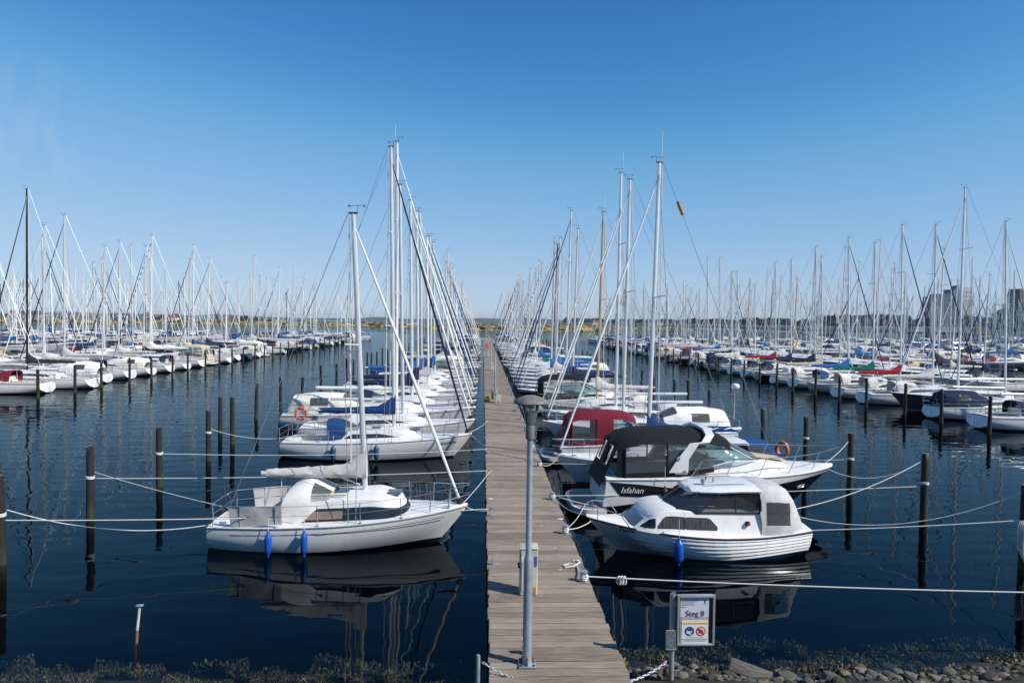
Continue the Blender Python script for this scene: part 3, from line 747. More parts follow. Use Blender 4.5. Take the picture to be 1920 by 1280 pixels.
    if sp.get('arch'):
        def archm():
            mb=MB(); rows=[]
            path=[(-.13*L,1.0,H.sm+.12*k),(-.115*L,1.0,H.sm+.55*k),(-.075*L,.985,H.sm+1.05*k),(-.035*L,.95,zr-.30*k),(-.015*L,.86,zr-.08*k),(-.01*L,.5,zr+.05*k),(-.01*L,0,zr+.07*k)]
            full=[(x,-w_,z) for x,w_,z in path]+[(x,w_,z) for x,w_,z in path[-2::-1]]
            wd=[.62,.36,.30,.28,.27,.25,.24]; wd=wd+wd[-2::-1]
            for (x,w_,z),d in zip(full,wd):
                y=w_*(wc+.035); t=.045
                rows.append([(x-d*k*.55,y*(1+t/wc),z+.03),(x+d*k*.45,y*(1+t/wc),z+.03),(x+d*k*.45,y*(1-t/wc),z-.05),(x-d*k*.55,y*(1-t/wc),z-.05)])
            return mb.grid(rows,gel('white'),closed=True)
        P.append(('radar_arch',archm,None))
        P.append(('arch_light',lambda: MB().box((-.135*L,-(wc+.09),H.sm+.6*k),(.12,.06,.10),GALV).box((-.11*L,-(wc+.09),H.sm+.18*k),(.09,.05,.09),GALV),'radar_arch'))
    def rail():
        mb=MB(); pts=[]; low=[]
        for sd in (-1,1):
            seq=[(q*L, H.hb(q*L)*.92) for q in (-.06,.05,.17,.29,.40)]
            a=[(x+.12,sd*y,H.deck(x,y,0)+.55*k) for x,y in seq]; b=[(x+.06,sd*y,H.deck(x,y,0)+.28*k) for x,y in seq]
            tip=[(L/2+.12,sd*.16,H.sb+.62*k)]
            pts+= a+tip if sd==-1 else (tip+a[::-1])
            for (x,y),p in zip(seq,a): mb.tube([(x-.14,sd*y,H.deck(x,y,0)),p],.013,STEEL,n=5)
        pts=[(pts[0][0]-.35,pts[0][1],pts[0][2]-.5*k)]+pts+[(pts[-1][0]-.35,pts[-1][1],pts[-1][2]-.5*k)]
        mb.tube(pts,.015,STEEL,n=6); return mb
    P.append(('bow_rail',rail,None))
    if sp.get('port'):
        for sd in (-1,1):
            def prt(sd=sd):
                mb=MB(); t=.90; z=.95*k; c=Vector(H.pt(t,z,sd,.012)); dx=Vector(H.pt(t+.04,z,sd,.012))-c; dz=Vector(H.pt(t,z+.1,sd,.012))-c; dx.normalize(); dz.normalize()
                ring=[c+dx*(.23*math.cos(a))+dz*(.075*math.sin(a)) for a in [2*math.pi*q/16 for q in range(16)]]
                mb.poly(ring,GLASSD); mb.tube(ring+[ring[0]],.02,STEEL,n=5); return mb
            P.append(('porthole',prt,'hull'))
    if sp.get('name'):
        for sd in (-1,1):
            def nm(sd=sd):
                mb=MB()
                x0,x1=-.375*L,-.17*L
                def hp(x,z,o=.012):
                    t=max(0,(x-(H.x(0,z)))/(H.x(1,z)-H.x(0,z))); return H.pt(t,z,sd,o)
                zt=H.ss-.12; wv=[(x0,zt+.02),(x0+.9*k,zt-.04),(x1+.35*k,zt-.16*k),(x1,zt-.19*k)]; wl=[(x0+.35*k,zt-.42*k),(x0+.95*k,zt-.43*k),(x1+.15*k,zt-.25*k),(x1,zt-.20*k)]
                rows=[[hp(lerp(a[0],b[0],f),lerp(a[1],b[1],f),.013) for f in (0,.33,.66,1)] for a,b in zip(wv,wl)]
                mb.grid(rows,gel('black'),flip=sd>0)
                text_on(mb,sp['name'],.26*k,lambda u,v: hp(x0+.70*k+(u if sd==-1 else -u), zt-.235*k+v,.022),gel('white'),shear=.35)
                return mb
            P.append(('name_lettering',nm,'hull'))
    return P,H,T
def flora_parts():
    L,B=6.3,2.45; P=[]
    H=Hull(L,B,.98,.66,.72,kb=.95,ks=-.12,tw=.70,zks=-.12,draft=.42,tm=.42,bowp=2.2,nst=3.2,nmid=3.0,nbow=1.35)
    W=gel('white'); levs=[lambda t,s,k:s]; ns=6
    for i in range(1,ns+1):
        levs.append(lambda t,s,k,i=i: lerp(s-.05,max(k+.1,-.02+.14*(1-sstep(t/.6))),(i-.5)/ns) +.006)
        levs.append(lambda t,s,k,i=i: lerp(s-.05,max(k+.1,-.02+.14*(1-sstep(t/.6))),(i-.5)/ns) -.006)
    n1=len(levs)
    levs+=[lambda t,s,k: max(k+.05,.0+.16*(1-sstep(t/.55))), lambda t,s,k:-.05, lambda t,s,k:k*.8-.03, lambda t,s,k:k]
    def hull():
        mb=MB()
        for side in (1,-1):
            rows=[]
            for t in TS:
                sh,k=H.sh(t),H.zk(t); row=[]
                for i,lv in enumerate(levs):
                    z=lv(t,sh,k); z=max(z,k+.001*(len(levs)-1-i)); z=min(z,sh-.0006*i)
                    if i==len(levs)-1: z=k
                    o=0
                    if 0<i<n1: o=.028 if i%2==1 else 0.0
                    y=H.y(t,z); row.append((H.x(t,z),side*((y+o*min(1,(1-t)*6)) if i<len(levs)-1 else 0),z))
                rows.append(row)
            mb.grid(rows,lambda i,j: paint('teal2') if j>=n1 else W,flip=side<0)
            if side==1: left=rows[0]
            else: mb.grid([left,rows[0]],lambda i,j: paint('teal2') if j>=n1 else W)
        return mb
    PAL['teal2']=(.008,.09,.20); PAL['dovegrey']=(.50,.50,.49)
    P.append(('hull',hull,None))
    P.append(('rub_rail',lambda: rub_mb(H,RUBBER,.03,-.03),'hull'))
    P.append(('deck',lambda: deck_mb(H,DECK,t0=.05,t1=.24,cw=.7,depth=.3,sole=TEAK,camber=.07),None))
    # long cabin trunk, then the wheelhouse on top
    T=Trunk(H,-.27*L,.345*L,.41*B,.15*L,.58,hf=.46,ins=.16,insf=.60,wa=1.0,p=2.8,roofc=.05)
    P.append(('cabin',lambda: T.mb(W,DECK),None))
    for sd in (1,-1):
        for a,b,cut0,cut1 in ((.232*L,.300*L,.02,.45),(.093*L,.215*L,.0,.32),(-.050*L,.085*L,.32,.0)):
            def wn(a=a,b=b,c0=cut0,c1=cut1,sd=sd):
                lo=lambda q:.30; hi=lambda q:.30+.48*min(1,(q/c0 if c0 else 9)+.25,((1-q)/c1 if c1 else 9)+.25)
                mb=T.window(a,b,lo,hi,CURTAIN if b<.22*L else GLASSD,sd,n=10,out=.012)
                edge=[]
                for q in [i/10 for i in range(11)]: x=lerp(a,b,q); edge.append(T.pt(x,T.side_y(x),lo(q),sd,.012))
                for q in [i/10 for i in range(10,-1,-1)]: x=lerp(a,b,q); edge.append(T.pt(x,T.side_y(x),hi(q),sd,.012))
                mb.tube(edge+[edge[0]],.014,RUBBER,n=5); return mb
            P.append(('window',wn,'cabin'))
    P.append(('foredeck_window',lambda: T.band(.318*L,.22,.86,SMOKE,out=.012),'cabin'))
    zr=1.86; w0=T.w-.12; w1=w0*.93; xr=-.25*L
    zc=lambda x: T.roof_z(x)-.05
    # windscreen: two front panes and two quarter panes, raked
    fb=[(.03*L,-w0*.98),(.125*L,-w0*.78),(.165*L,0),(.125*L,w0*.78),(.03*L,w0*.98)]
    ft=[(-.075*L,-w1),(.012*L,-w1*.80),(.045*L,0),(.012*L,w1*.80),(-.075*L,w1)]
    B3=[(x,y,zc(x)-.02) for x,y in fb]; T3=[(x,y,zr-.05) for x,y in ft]
    P.append(('windscreen',lambda: MB().grid([B3,T3],clear('wheelhouse_glass',(.48,.52,.54),.03)),None))
    def wf():
        mb=MB().tube(B3,.028,RUBBER,n=6).tube(T3,.028,RUBBER,n=6)
        for a,b in zip(B3,T3): mb.tube([a,b],.026,RUBBER,n=6)
        return mb
    P.append(('windscreen_frame',wf,'windscreen'))
    for sd in (1,-1):
        def sw(sd=sd):
            mb=MB(); q=[(xr,zc(xr)+.0),(.03*L,zc(.03*L)),(-.075*L,zr-.06),(xr,zr-.10)]
            yy=lambda z: sd*lerp(w0*.98,w1,(z-zc(0))/(zr-zc(0)))
            mb.poly([(x,yy(z),z) for x,z in q],MATS['wheelhouse_glass'] if 'wheelhouse_glass' in MATS else GLASSD)
            pts=[(x,yy(z)*1.004,z) for x,z in q]; mb.tube(pts+[pts[0]],.026,RUBBER,n=6); mb.tube([(-.14*L,yy(zc(-.14*L)),zc(-.14*L)),(-.14*L,yy(zr),zr-.08)],.02,RUBBER,n=5); return mb
        P.append(('side_window',sw,None))
    def roof():
        mb=MB(); rows=[]
        for x,wd,dz in ((.058*L,.26,-.045),(.047*L,.55,-.03),(.0*L,w1*.90,-.01),(-.07*L,w1+.05,.01),(-.16*L,w1+.06,.03),(xr-.02,w1+.05,.02)):
            z=zr+dz
            rows.append([(x,-wd,z-.07),(x,-wd-.02,z-.03),(x,-wd*.93,z+.02),(x,-wd*.5,z+.075),(x,0,z+.09),(x,wd*.5,z+.075),(x,wd*.93,z+.02),(x,wd+.02,z-.03),(x,wd,z-.07)])
        return mb.grid(rows,W,closed=True,cap0=True,cap1=True,flip=True)
    P.append(('wheelhouse_roof',roof,None))
    P.append(('searchlight',lambda: MB().lathe([(.05,0),(.05,.05),(.07,.07),(.07,.16),(0,.17)],(-.02*L,.35,zr+.08),GALV,n=10).tube([(-.06*L,-.1,zr+.09),(-.06*L,-.1,zr+.2)],.02,DARKM).tube([(-.08*L,.15,zr+.09),(-.08*L,.15,zr+.22)],.035,GALV),'wheelhouse_roof'))
    for sd in (-1,1): P.append(('roof_handrail',lambda sd=sd: MB().tube([(-.02*L,sd*w1*.6,zr+.05),(-.02*L,sd*w1*.6,zr+.11),(-.2*L,sd*w1*.62,zr+.12),(-.2*L,sd*w1*.62,zr+.06)],.014,STEEL),'wheelhouse_roof'))
    C=canvas('dovegrey'); zg=H.deck(-.3*L,0,0)-.02
    def prof(x,wb,wt,z0,z1,out=0):
        pts=[]
        for sd in (-1,1):
            h=[(x,sd*(wb+out),z0),(x,sd*(lerp(wb,wt,.2)+out),lerp(z0,z1,.22)),(x,sd*(lerp(wb,wt,.7)+out),lerp(z0,z1,.70)),(x,sd*(wt*.97+out),lerp(z0,z1,.88)),(x,sd*wt*.75,z1-.02)]
            pts+= h if sd==-1 else [(x,0,z1+.02)]+h[::-1]
        return pts
    secs=[(xr-.01,T.w+.02,w1+.04,zg,zr+.09),(-.275*L,T.w+.03,w1+.05,zg+.0,zr+.10),(-.335*L,T.w+.05,w1+.04,zg,zr+.08),(-.39*L,T.w*.97,w1*.98,zg,zr+.0),(-.42*L,T.w*.90,w1*.85,zg,zr-.22),(-.468*L,T.w*.74,w1*.6,zg,zr-.80)]
    inw=lambda i,j: i in (1,2) and j in (1,8)
    def can():
        rows=[prof(*s_) for s_ in secs]
        rr=random.Random(3)
        rows=[[(x+.012*math.sin(j*2+i),y+.022*math.sin(i*3+j*1.7),z+.012*math.sin(i*2.1+j*2.6)) for j,(x,y,z) in enumerate(r)] for i,r in enumerate(rows)]
        mb=MB().grid(rows,lambda i,j: None if inw(i,j) else C,flip=True,cap1=True); return mb
    P.append(('canopy',can,None))
    P.append(('canopy_window',lambda: MB().grid([prof(*s_,out=-.004) for s_ in secs],lambda i,j: VINYL if inw(i,j) else None,flip=True),'canopy'))
    P.append(('bow_rail',lambda: MB().tube([(.33*L,-.75,H.deck(.33*L,.75,0)),(.37*L,-.72,H.deck(.37*L,0,0)+.32),(.46*L,-.35,H.sb+.36),(.495*L,-.1,H.sb+.36),(.495*L,.1,H.sb+.36),(.46*L,.35,H.sb+.36),(.37*L,.72,H.deck(.37*L,0,0)+.32),(.33*L,.75,H.deck(.33*L,.75,0))],.014,STEEL).tube([(.46*L,-.33,H.sb),(.46*L,-.35,H.sb+.36)],.013,STEEL).tube([(.46*L,.33,H.sb),(.46*L,.35,H.sb+.36)],.013,STEEL),None))
    P.append(('cabin_handrail',lambda: MB().tube([(.06*L,.62,T.roof_z(.06*L)-.02),(.06*L,.62,T.roof_z(.05*L)+.07),(-.06*L,.64,T.roof_z(-.05*L)+.07),(-.06*L,.64,T.roof_z(-.06*L)-.02)],.013,STEEL).tube([(.06*L,-.62,T.roof_z(.06*L)-.02),(.06*L,-.62,T.roof_z(.05*L)+.07),(-.06*L,-.64,T.roof_z(-.05*L)+.07),(-.06*L,-.64,T.roof_z(-.06*L)-.02)],.013,STEEL),'cabin'))
    P.append(('navigation_light',lambda: MB().box((-.19*L,T.w-.05,T.H.deck(-.19*L,0,0)+.33),(.1,.12,.11),RUBBER).box((-.19*L,T.w+.016,T.H.deck(-.19*L,0,0)+.33),(.07,.02,.07),REDP),'cabin'))
    P.append(('stern_ladder',lambda: MB().tube([(-L/2-.02,-.5,H.ss+.02),(-L/2-.1,-.5,H.ss-.05),(-L/2-.1,-.5,.1)],.014,STEEL).tube([(-L/2-.02,-.85,H.ss+.02),(-L/2-.1,-.85,H.ss-.05),(-L/2-.1,-.85,.1)],.014,STEEL).tube([(-L/2-.1,-.5,.3),(-L/2-.1,-.85,.3)],.012,STEEL),None))
    for sd in (1,-1):
        def nm(sd=sd):
            mb=MB()
            def fn(u,v):
                z=.80+v; x=.345*L+(u if sd==-1 else -u); t=(x-H.x(0,z))/(H.x(1,z)-H.x(0,z)); return H.pt(t,z-.06+.09*(t-.8),sd,.04)
            text_on(mb,'Flora',.19,fn,gel('midnight'),bold=.002)
            return mb
        P.append(('name_lettering',nm,'hull'))
    return P,H,T
def assemble(root, parts):
    made={}
    for name,fn,par in parts:
        mb=fn()
        for piece in (islands(mb) if name=='canopy_window' else [mb]): made[name]=piece.build(name, made.get(par) if par else root)
    return made
CRCACHE={}
def cruiser(sp, loc, rz, label, group, single=False):
    key=repr(sorted(sp.items()))+str(single)
    if single:
        if key not in CRCACHE:
            P,H,T=cruiser_parts(sp); mb=MB()
            for n,fn,p in P: mb.merge(fn())
            CRCACHE[key]=mb.mesh('motorboat')
        o=link('motorboat',CRCACHE[key],None,loc); o.rotation_euler=(0,0,rz); return tag(o,label,'motorboat',group)
    root=thing('motorboat',label,'motorboat',loc,rz,group)
    if key not in CRCACHE:
        P,H,T=cruiser_parts(sp); CRCACHE[key]=[(n,piece.mesh(n),p) for n,fn,p in P for mb in (fn(),) for piece in (islands(mb) if n=='canopy_window' else [mb])]
    made={}
    for n,me,p in CRCACHE[key]: made[n]=link(n,me,made[p] if p else root)
    return root
JOIN={}
def sailboat(sp, loc, rz, label, group, detail=2, heel=0.0):
    """detail 2: every part; 1: the parts one can still see; 0: one mesh"""
    P=sail_parts(sp)
    if detail<2:
        drop={1:{'hood_window','tent_window','pulpit','stern_ladder'},0:{'hood_window','stern_ladder','tent_window','pulpit'}}[detail]
        P=[p for p in P if p[0] not in drop]
    if detail==0:
        key=repr(sorted((k,v) for k,v in sp.items()))
        if key not in JOIN:
            mb=MB()
            for n,k,fn,p in P: mb.merge(cached(k,fn))
            JOIN[key]=mb.mesh('sailboat')
        o=link('sailboat',JOIN[key],None,loc); o.rotation_euler=(heel,0,rz); return tag(o,label,'sailboat',group)
    root=thing('sailboat',label,'sailboat',loc,rz,group); root.rotation_euler=(heel,0,rz); made={}
    for n,k,fn,p in P: made[n]=link(n,cmesh(k,fn,n),made[p] if p else root)
    return root

# ------------------------------------------------------------------ water, bed, shore
def water_mat():
    m=bpy.data.materials.new('harbour_water'); m.use_nodes=True; n=m.node_tree.nodes; l=m.node_tree.links; n.remove(n['Principled BSDF']); out=n['Material Output']
    tc=n.new('ShaderNodeTexCoord'); mp=n.new('ShaderNodeMapping'); mp.inputs['Scale'].default_value=(.45,1.0,1.0); mp.inputs['Rotation'].default_value=(0,0,R(12)); l.new(tc.outputs['Object'],mp.inputs[0])
    a=n.new('ShaderNodeTexNoise'); a.inputs['Scale'].default_value=1.15; a.inputs['Detail'].default_value=1.2; a.inputs['Roughness'].default_value=.5; l.new(mp.outputs[0],a.inputs[0])
    b=n.new('ShaderNodeTexNoise'); b.inputs['Scale'].default_value=.35; b.inputs['Detail'].default_value=1; l.new(mp.outputs[0],b.inputs[0])
    # wind patches: ripples are stronger out in the fairway than in the shelter of the shore
    sx=n.new('ShaderNodeSeparateXYZ'); l.new(tc.outputs['Object'],sx.inputs[0])
    mr=n.new('ShaderNodeMapRange'); mr.inputs[1].default_value=16; mr.inputs[2].default_value=75; mr.inputs[3].default_value=.22; mr.inputs[4].default_value=1.0; l.new(sx.outputs['Y'],mr.inputs[0])
    h=n.new('ShaderNodeMath'); h.operation='MULTIPLY_ADD'; h.inputs[1].default_value=.55; l.new(b.outputs[0],h.inputs[0]); l.new(a.outputs[0],h.inputs[2])
    bp=n.new('ShaderNodeBump'); bp.inputs['Distance'].default_value=.058; l.new(mr.outputs[0],bp.inputs['Strength']); l.new(h.outputs[0],bp.inputs['Height'])
    gl=n.new('ShaderNodeBsdfGlossy'); gl.inputs['Roughness'].default_value=.012; gl.inputs['Color'].default_value=(.46,.54,.57,1); l.new(bp.outputs[0],gl.inputs['Normal'])
    tr=n.new('ShaderNodeBsdfTransparent'); tr.inputs[0].default_value=(.86,.93,.92,1)
    df=n.new('ShaderNodeBsdfDiffuse'); df.inputs[0].default_value=(.0008,.0032,.0055,1)
    m1=n.new('ShaderNodeMixShader'); m1.inputs[0].default_value=.18; l.new(tr.outputs[0],m1.inputs[1]); l.new(df.outputs[0],m1.inputs[2])
    fr=n.new('ShaderNodeFresnel'); fr.inputs[0].default_value=1.333; l.new(bp.outputs[0],fr.inputs[1])
    ge=n.new('ShaderNodeNewGeometry'); iv=n.new('ShaderNodeMath'); iv.operation='SUBTRACT'; iv.inputs[0].default_value=1.0; l.new(ge.outputs['Backfacing'],iv.inputs[1])
    fm=n.new('ShaderNodeMath'); fm.operation='MULTIPLY'; l.new(fr.outputs[0],fm.inputs[0]); l.new(iv.outputs[0],fm.inputs[1])     # light leaves the water freely
    m2=n.new('ShaderNodeMixShader'); l.new(fm.outputs[0],m2.inputs[0]); l.new(m1.outputs[0],m2.inputs[1]); l.new(gl.outputs[0],m2.inputs[2]); l.new(m2.outputs[0],out.inputs['Surface'])
    va=n.new('ShaderNodeVolumeAbsorption'); va.inputs['Color'].default_value=(.46,.50,.38,1); va.inputs['Density'].default_value=1.7; l.new(va.outputs[0],out.inputs['Volume'])
    return m
FAR=9000
mb=MB(); x,y0,y1,zb=FAR,2.0,12000,-6.0
mb.add([(-x,y0,0),(x,y0,0),(x,y1,0),(-x,y1,0),(-x,y0,zb),(x,y0,zb),(x,y1,zb),(-x,y1,zb)],[(0,1,2,3),(7,6,5,4),(0,4,5,1),(1,5,6,2),(2,6,7,3),(3,7,4,0)],water_mat())
tag(mb.build('water',sharp=0),kind='structure')
def bed_z(x,y):
    s=lerp(11.72,12.35,sstep((x-1.0)/1.6))+.2*math.sin(x*.7)+.12*math.sin(x*1.9+1)
    prof=[(-60,5.0),(-6,5.0),(-2.0,4.6),(s-4.4,1.5),(s-1.2,.42),(s,.0),(s+1.2,-.34),(s+2.6,-1.1),(s+6,-2.6),(s+14,-3.2),(12000,-3.4)]
    for (a,za),(b,zb_) in zip(prof,prof[1:]):
        if a<=y<=b: return lerp(za,zb_,(y-a)/(b-a))
    return -3.4
BED=pm('stony_shore_ground',(.04,.034,.02),.95,var=.8,vscale=2.2,bump=.9,bscale=8)
ys=[-60,-6,-2]+[4+.35*i for i in range(44)]+[20,24,30,60,300,2500,11900]
xs=[-8900,-400,-60]+[-30+.6*i for i in range(101)]+[60,400,8900]
rr=random.Random(5)
mb=MB().grid([[(x,y,bed_z(x,y)+(rr.uniform(-.05,.05) if 4<y<19 and abs(x)<31 else 0)) for x in xs] for y in ys],BED,flip=True)
tag(mb.build('shore_and_harbour_bed',sharp=0),kind='structure')
# seaweed on the bed
WEED=pm('seaweed',(.10,.075,.03),.7,var=.6,vscale=5); WEED2=pm('seaweed_light',(.20,.16,.07),.7,var=.5,vscale=5)
mb=MB(); rr=random.Random(8)
for _ in range(42000):
    left=rr.random()<.5
    x=rr.uniform(-9.5,.2) if left else rr.uniform(2.0,12); q=rr.random()
    y=(12.3+1.2*q**1.4 if left else 12.2+1.9*q**1.3)+.2*math.sin(x*1.3)
    if math.sin(x*3.1+y*5)+math.sin(x*1.3-y*3)+.7*math.sin(x*7.7)<-.35: continue
    z=max(bed_z(x,y)+rr.uniform(.0,.12), -.30+rr.uniform(-.1,.1))
    z=min(z,(.03 if not left else -.05)+rr.uniform(-.05,.03)); a=rr.uniform(0,6.3); r=rr.uniform(.008,.030)
    u=Vector((math.cos(a)*r,math.sin(a)*r,rr.uniform(-.03,.03))); v=Vector((-math.sin(a)*r*.5,math.cos(a)*r*.5,rr.uniform(-.03,.03))); c=Vector((x,y,z))
    mb.add([c-u-v,c+u-v*.5,c+u*.8+v,c-u*.6+v],[(0,1,2,3)],WEED if rr.random()<.6 else WEED2)
tag(mb.build('seaweed',sharp=0),kind='stuff')
# stones along the waterline
STONEM=[pm('stone_grey',(.10,.095,.085),.9,var=.35,vscale=6,bump=.5,bscale=25),pm('stone_brown',(.085,.06,.04),.9,var=.4,vscale=6,bump=.5,bscale=25),pm('stone_pale',(.19,.165,.125),.9,var=.3,vscale=6,bump=.5,bscale=25),pm('stone_mossy',(.055,.055,.02),.95,var=.5,vscale=5,bump=.5,bscale=25),pm('stone_dark',(.03,.03,.03),.9,var=.4,vscale=6,bump=.5,bscale=25)]
SNAME=['grey','brown','pale','mossy','dark']
def stone_mesh(seed,m):
    """a broken boulder: a ball cut back by random planes"""
    rr=random.Random(seed); mb=MB(); rows=[]; N=14; q=[rr.uniform(.75,1.3) for _ in range(3)]
    cuts=[(Vector((rr.gauss(0,1),rr.gauss(0,1),rr.gauss(0,.9))).normalized(),rr.uniform(.62,.92)) for _ in range(11)]
    for i in range(10):
        th=math.pi*i/9; row=[]
        for k in range(N):
            a=2*math.pi*k/N; d=Vector((math.sin(th)*math.cos(a),math.sin(th)*math.sin(a),math.cos(th))); r=1.0
            for nrm,dist in cuts:
                c=d.dot(nrm)
                if c>1e-3: r=min(r,dist/c)
            r*=1+.03*math.sin(d.x*9+seed)*math.sin(d.y*8)
            row.append((d.x*r*q[0],d.y*r*q[1],d.z*r*.7*q[2]))
        rows.append(row)
    return mb.grid(rows,m,closed=True).mesh('stone',sharp=24)
SM=[[stone_mesh(10*i+j,m) for j in range(4)] for i,m in enumerate(STONEM)]
rr=random.Random(21)
spots=[]
for _ in range(9000):
    if len(spots)>=300: break
    px=rr.uniform(1185,1935) if rr.random()<.9 else rr.uniform(1180,1300)
    p=at(px,rr.uniform(1234,1310),z=0.02)
    r=rr.choice([.045,.05,.06,.06,.07,.08,.09,.10,.12,.15,.19])
    if p.x<2.6 or p.y>12.75+.35*math.sin(p.x*1.7)-.3*rr.random(): continue
    if any((p-q).length<(r+s)*.75 for q,s in spots): continue
    spots.append((p,r))
spots+=[(at(545,1283,z=.0),.14),(at(600,1288,z=0),.1),(at(470,1290,z=0),.12)]
for i,(p,r) in enumerate(spots):
    k=rr.choice([0,0,0,1,2,2,3,4]); o=link('stone',SM[k][i%4],None,(p.x,p.y,max(bed_z(p.x,p.y)+r*.12,-.22+r*.3))); o.scale=(r,r*rr.uniform(.7,1),r*rr.uniform(.8,1.2)); o.rotation_euler=(rr.uniform(-.2,.2),rr.uniform(-.2,.2),rr.uniform(0,6.3))
    tag(o,f'{SNAME[k]} boulder lying at the waterline beside the pier foot','stone',f'{SNAME[k]} shore boulders')

# ------------------------------------------------------------------ the plank pier
DZ=.75
XL=at(918,1280,z=DZ).x; XR=at(1184.6,1280,z=DZ).x
PY0,PY1=7.5,232.0
def plank_mat():
    m=bpy.data.materials.new('weathered_planks'); m.use_nodes=True; n=m.node_tree.nodes; l=m.node_tree.links; b=n['Principled BSDF']; b.inputs['Roughness'].default_value=.85
    b.inputs['Specular IOR Level'].default_value=.25
    tc=n.new('ShaderNodeTexCoord'); at_=n.new('ShaderNodeAttribute'); at_.attribute_name='tone'
    mp=n.new('ShaderNodeMapping'); mp.inputs['Scale'].default_value=(1.1,14,14); l.new(tc.outputs['Object'],mp.inputs[0])
    nz=n.new('ShaderNodeTexNoise'); nz.inputs['Scale'].default_value=2.2; nz.inputs['Detail'].default_value=7; nz.inputs['Roughness'].default_value=.65; l.new(mp.outputs[0],nz.inputs[0])
    n3=n.new('ShaderNodeTexNoise'); n3.inputs['Scale'].default_value=.8; n3.inputs['Detail'].default_value=4; l.new(tc.outputs['Object'],n3.inputs[0])
    cr=n.new('ShaderNodeValToRGB'); e=cr.color_ramp.elements; e[0].position=.22; e[0].color=(.13,.098,.07,1); e[1].position=.80; e[1].color=(.39,.325,.255,1)
    ad=n.new('ShaderNodeMath'); ad.operation='MULTIPLY_ADD'; ad.inputs[1].default_value=.22; l.new(at_.outputs['Fac'],ad.inputs[0]); l.new(nz.outputs[0],ad.inputs[2])
    a2=n.new('ShaderNodeMath'); a2.operation='MULTIPLY_ADD'; a2.inputs[1].default_value=.35; l.new(n3.outputs[0],a2.inputs[0]); l.new(ad.outputs[0],a2.inputs[2])
    a3=n.new('ShaderNodeMath'); a3.operation='SUBTRACT'; a3.inputs[1].default_value=.26; l.new(a2.outputs[0],a3.inputs[0]); l.new(a3.outputs[0],cr.inputs[0])
    # bird droppings and pale scuffs
    vo=n.new('ShaderNodeTexVoronoi'); vo.inputs['Scale'].default_value=1.3; vo.inputs['Randomness'].default_value=1; l.new(tc.outputs['Object'],vo.inputs[0])
    n4=n.new('ShaderNodeTexNoise'); n4.inputs['Scale'].default_value=22; l.new(tc.outputs['Object'],n4.inputs[0])
    mu=n.new('ShaderNodeMath'); mu.operation='MULTIPLY_ADD'; mu.inputs[1].default_value=.09; l.new(n4.outputs[0],mu.inputs[0]); l.new(vo.outputs['Distance'],mu.inputs[2])
    lt=n.new('ShaderNodeMath'); lt.operation='LESS_THAN'; lt.inputs[1].default_value=.085; l.new(mu.outputs[0],lt.inputs[0])
    mx=n.new('ShaderNodeMix'); mx.data_type='RGBA'; mx.inputs[7].default_value=(.58,.57,.54,1); l.new(lt.outputs[0],mx.inputs[0]); l.new(cr.outputs[0],mx.inputs[6]); l.new(mx.outputs[2],b.inputs['Base Color'])
    bp=n.new('ShaderNodeBump'); bp.inputs['Strength'].default_value=.5; bp.inputs['Distance'].default_value=.006; l.new(nz.outputs[0],bp.inputs['Height']); l.new(bp.outputs[0],b.inputs['Normal'])
    return m
PLANKM=plank_mat(); BEAM=pm('dark_pier_timber',(.035,.028,.022),.9,var=.4,vscale=4)
def pier(loc_x0, x0, x1, y0, y1, label, pitch=.243, fine=True):
    root=thing('wooden_pier',label,'pier',((x0+x1)/2,y0,0)); cx_=(x0+x1)/2
    mb=MB(); rr=random.Random(4); tones=[]; y=y0
    while y<y1:
        wd=pitch*rr.uniform(.985,1.0); a=x0-cx_+rr.uniform(-.025,.02); b=x1-cx_+rr.uniform(-.02,.025); z=DZ+rr.uniform(-.005,.004); yy=y-y0; g=.032; c=.008; sk=rr.uniform(-.004,.004)
        ring=lambda ix,iz: [(a+ix,yy+ix,iz),(b-ix,yy+ix+sk,iz),(b-ix,yy+wd-g-ix+sk,iz),(a+ix,yy+wd-g-ix,iz)]
        n0=len(mb.v); mb.grid([ring(0,z-.045),ring(0,z-c),ring(c,z)],PLANKM,closed=True,cap1=True)
        if fine and yy<30:
            pass
        t=rr.choice([rr.random(),rr.random(),rr.uniform(.1,.4),rr.uniform(.7,1.)]); tones+=[t]*(len(mb.v)-n0); y+=pitch
    o=mb.build('deck',root,sharp=30); at_=o.data.attributes.new('tone','FLOAT','POINT'); at_.data.foreach_set('value',tones)
    for xx in (x0-cx_+.06,0,x1-cx_-.06): MB().box((xx,(y1-y0)/2,DZ-.18),(.12,y1-y0,.26),BEAM,ch=.01).build('beam',root)
    y=y0+2.0
    while y<y1:
        for xx in (x0-cx_+.22,x1-cx_-.22): MB().tube([(xx,y-y0,-3.6),(xx,y-y0,DZ-.06)],.13,PILE,n=8).build('support_pile',root)
        y+=6.0 if fine else 14.0
    return root
pier(0,XL,XR,PY0,PY1,'long grey plank pier running straight out between the moored boats')

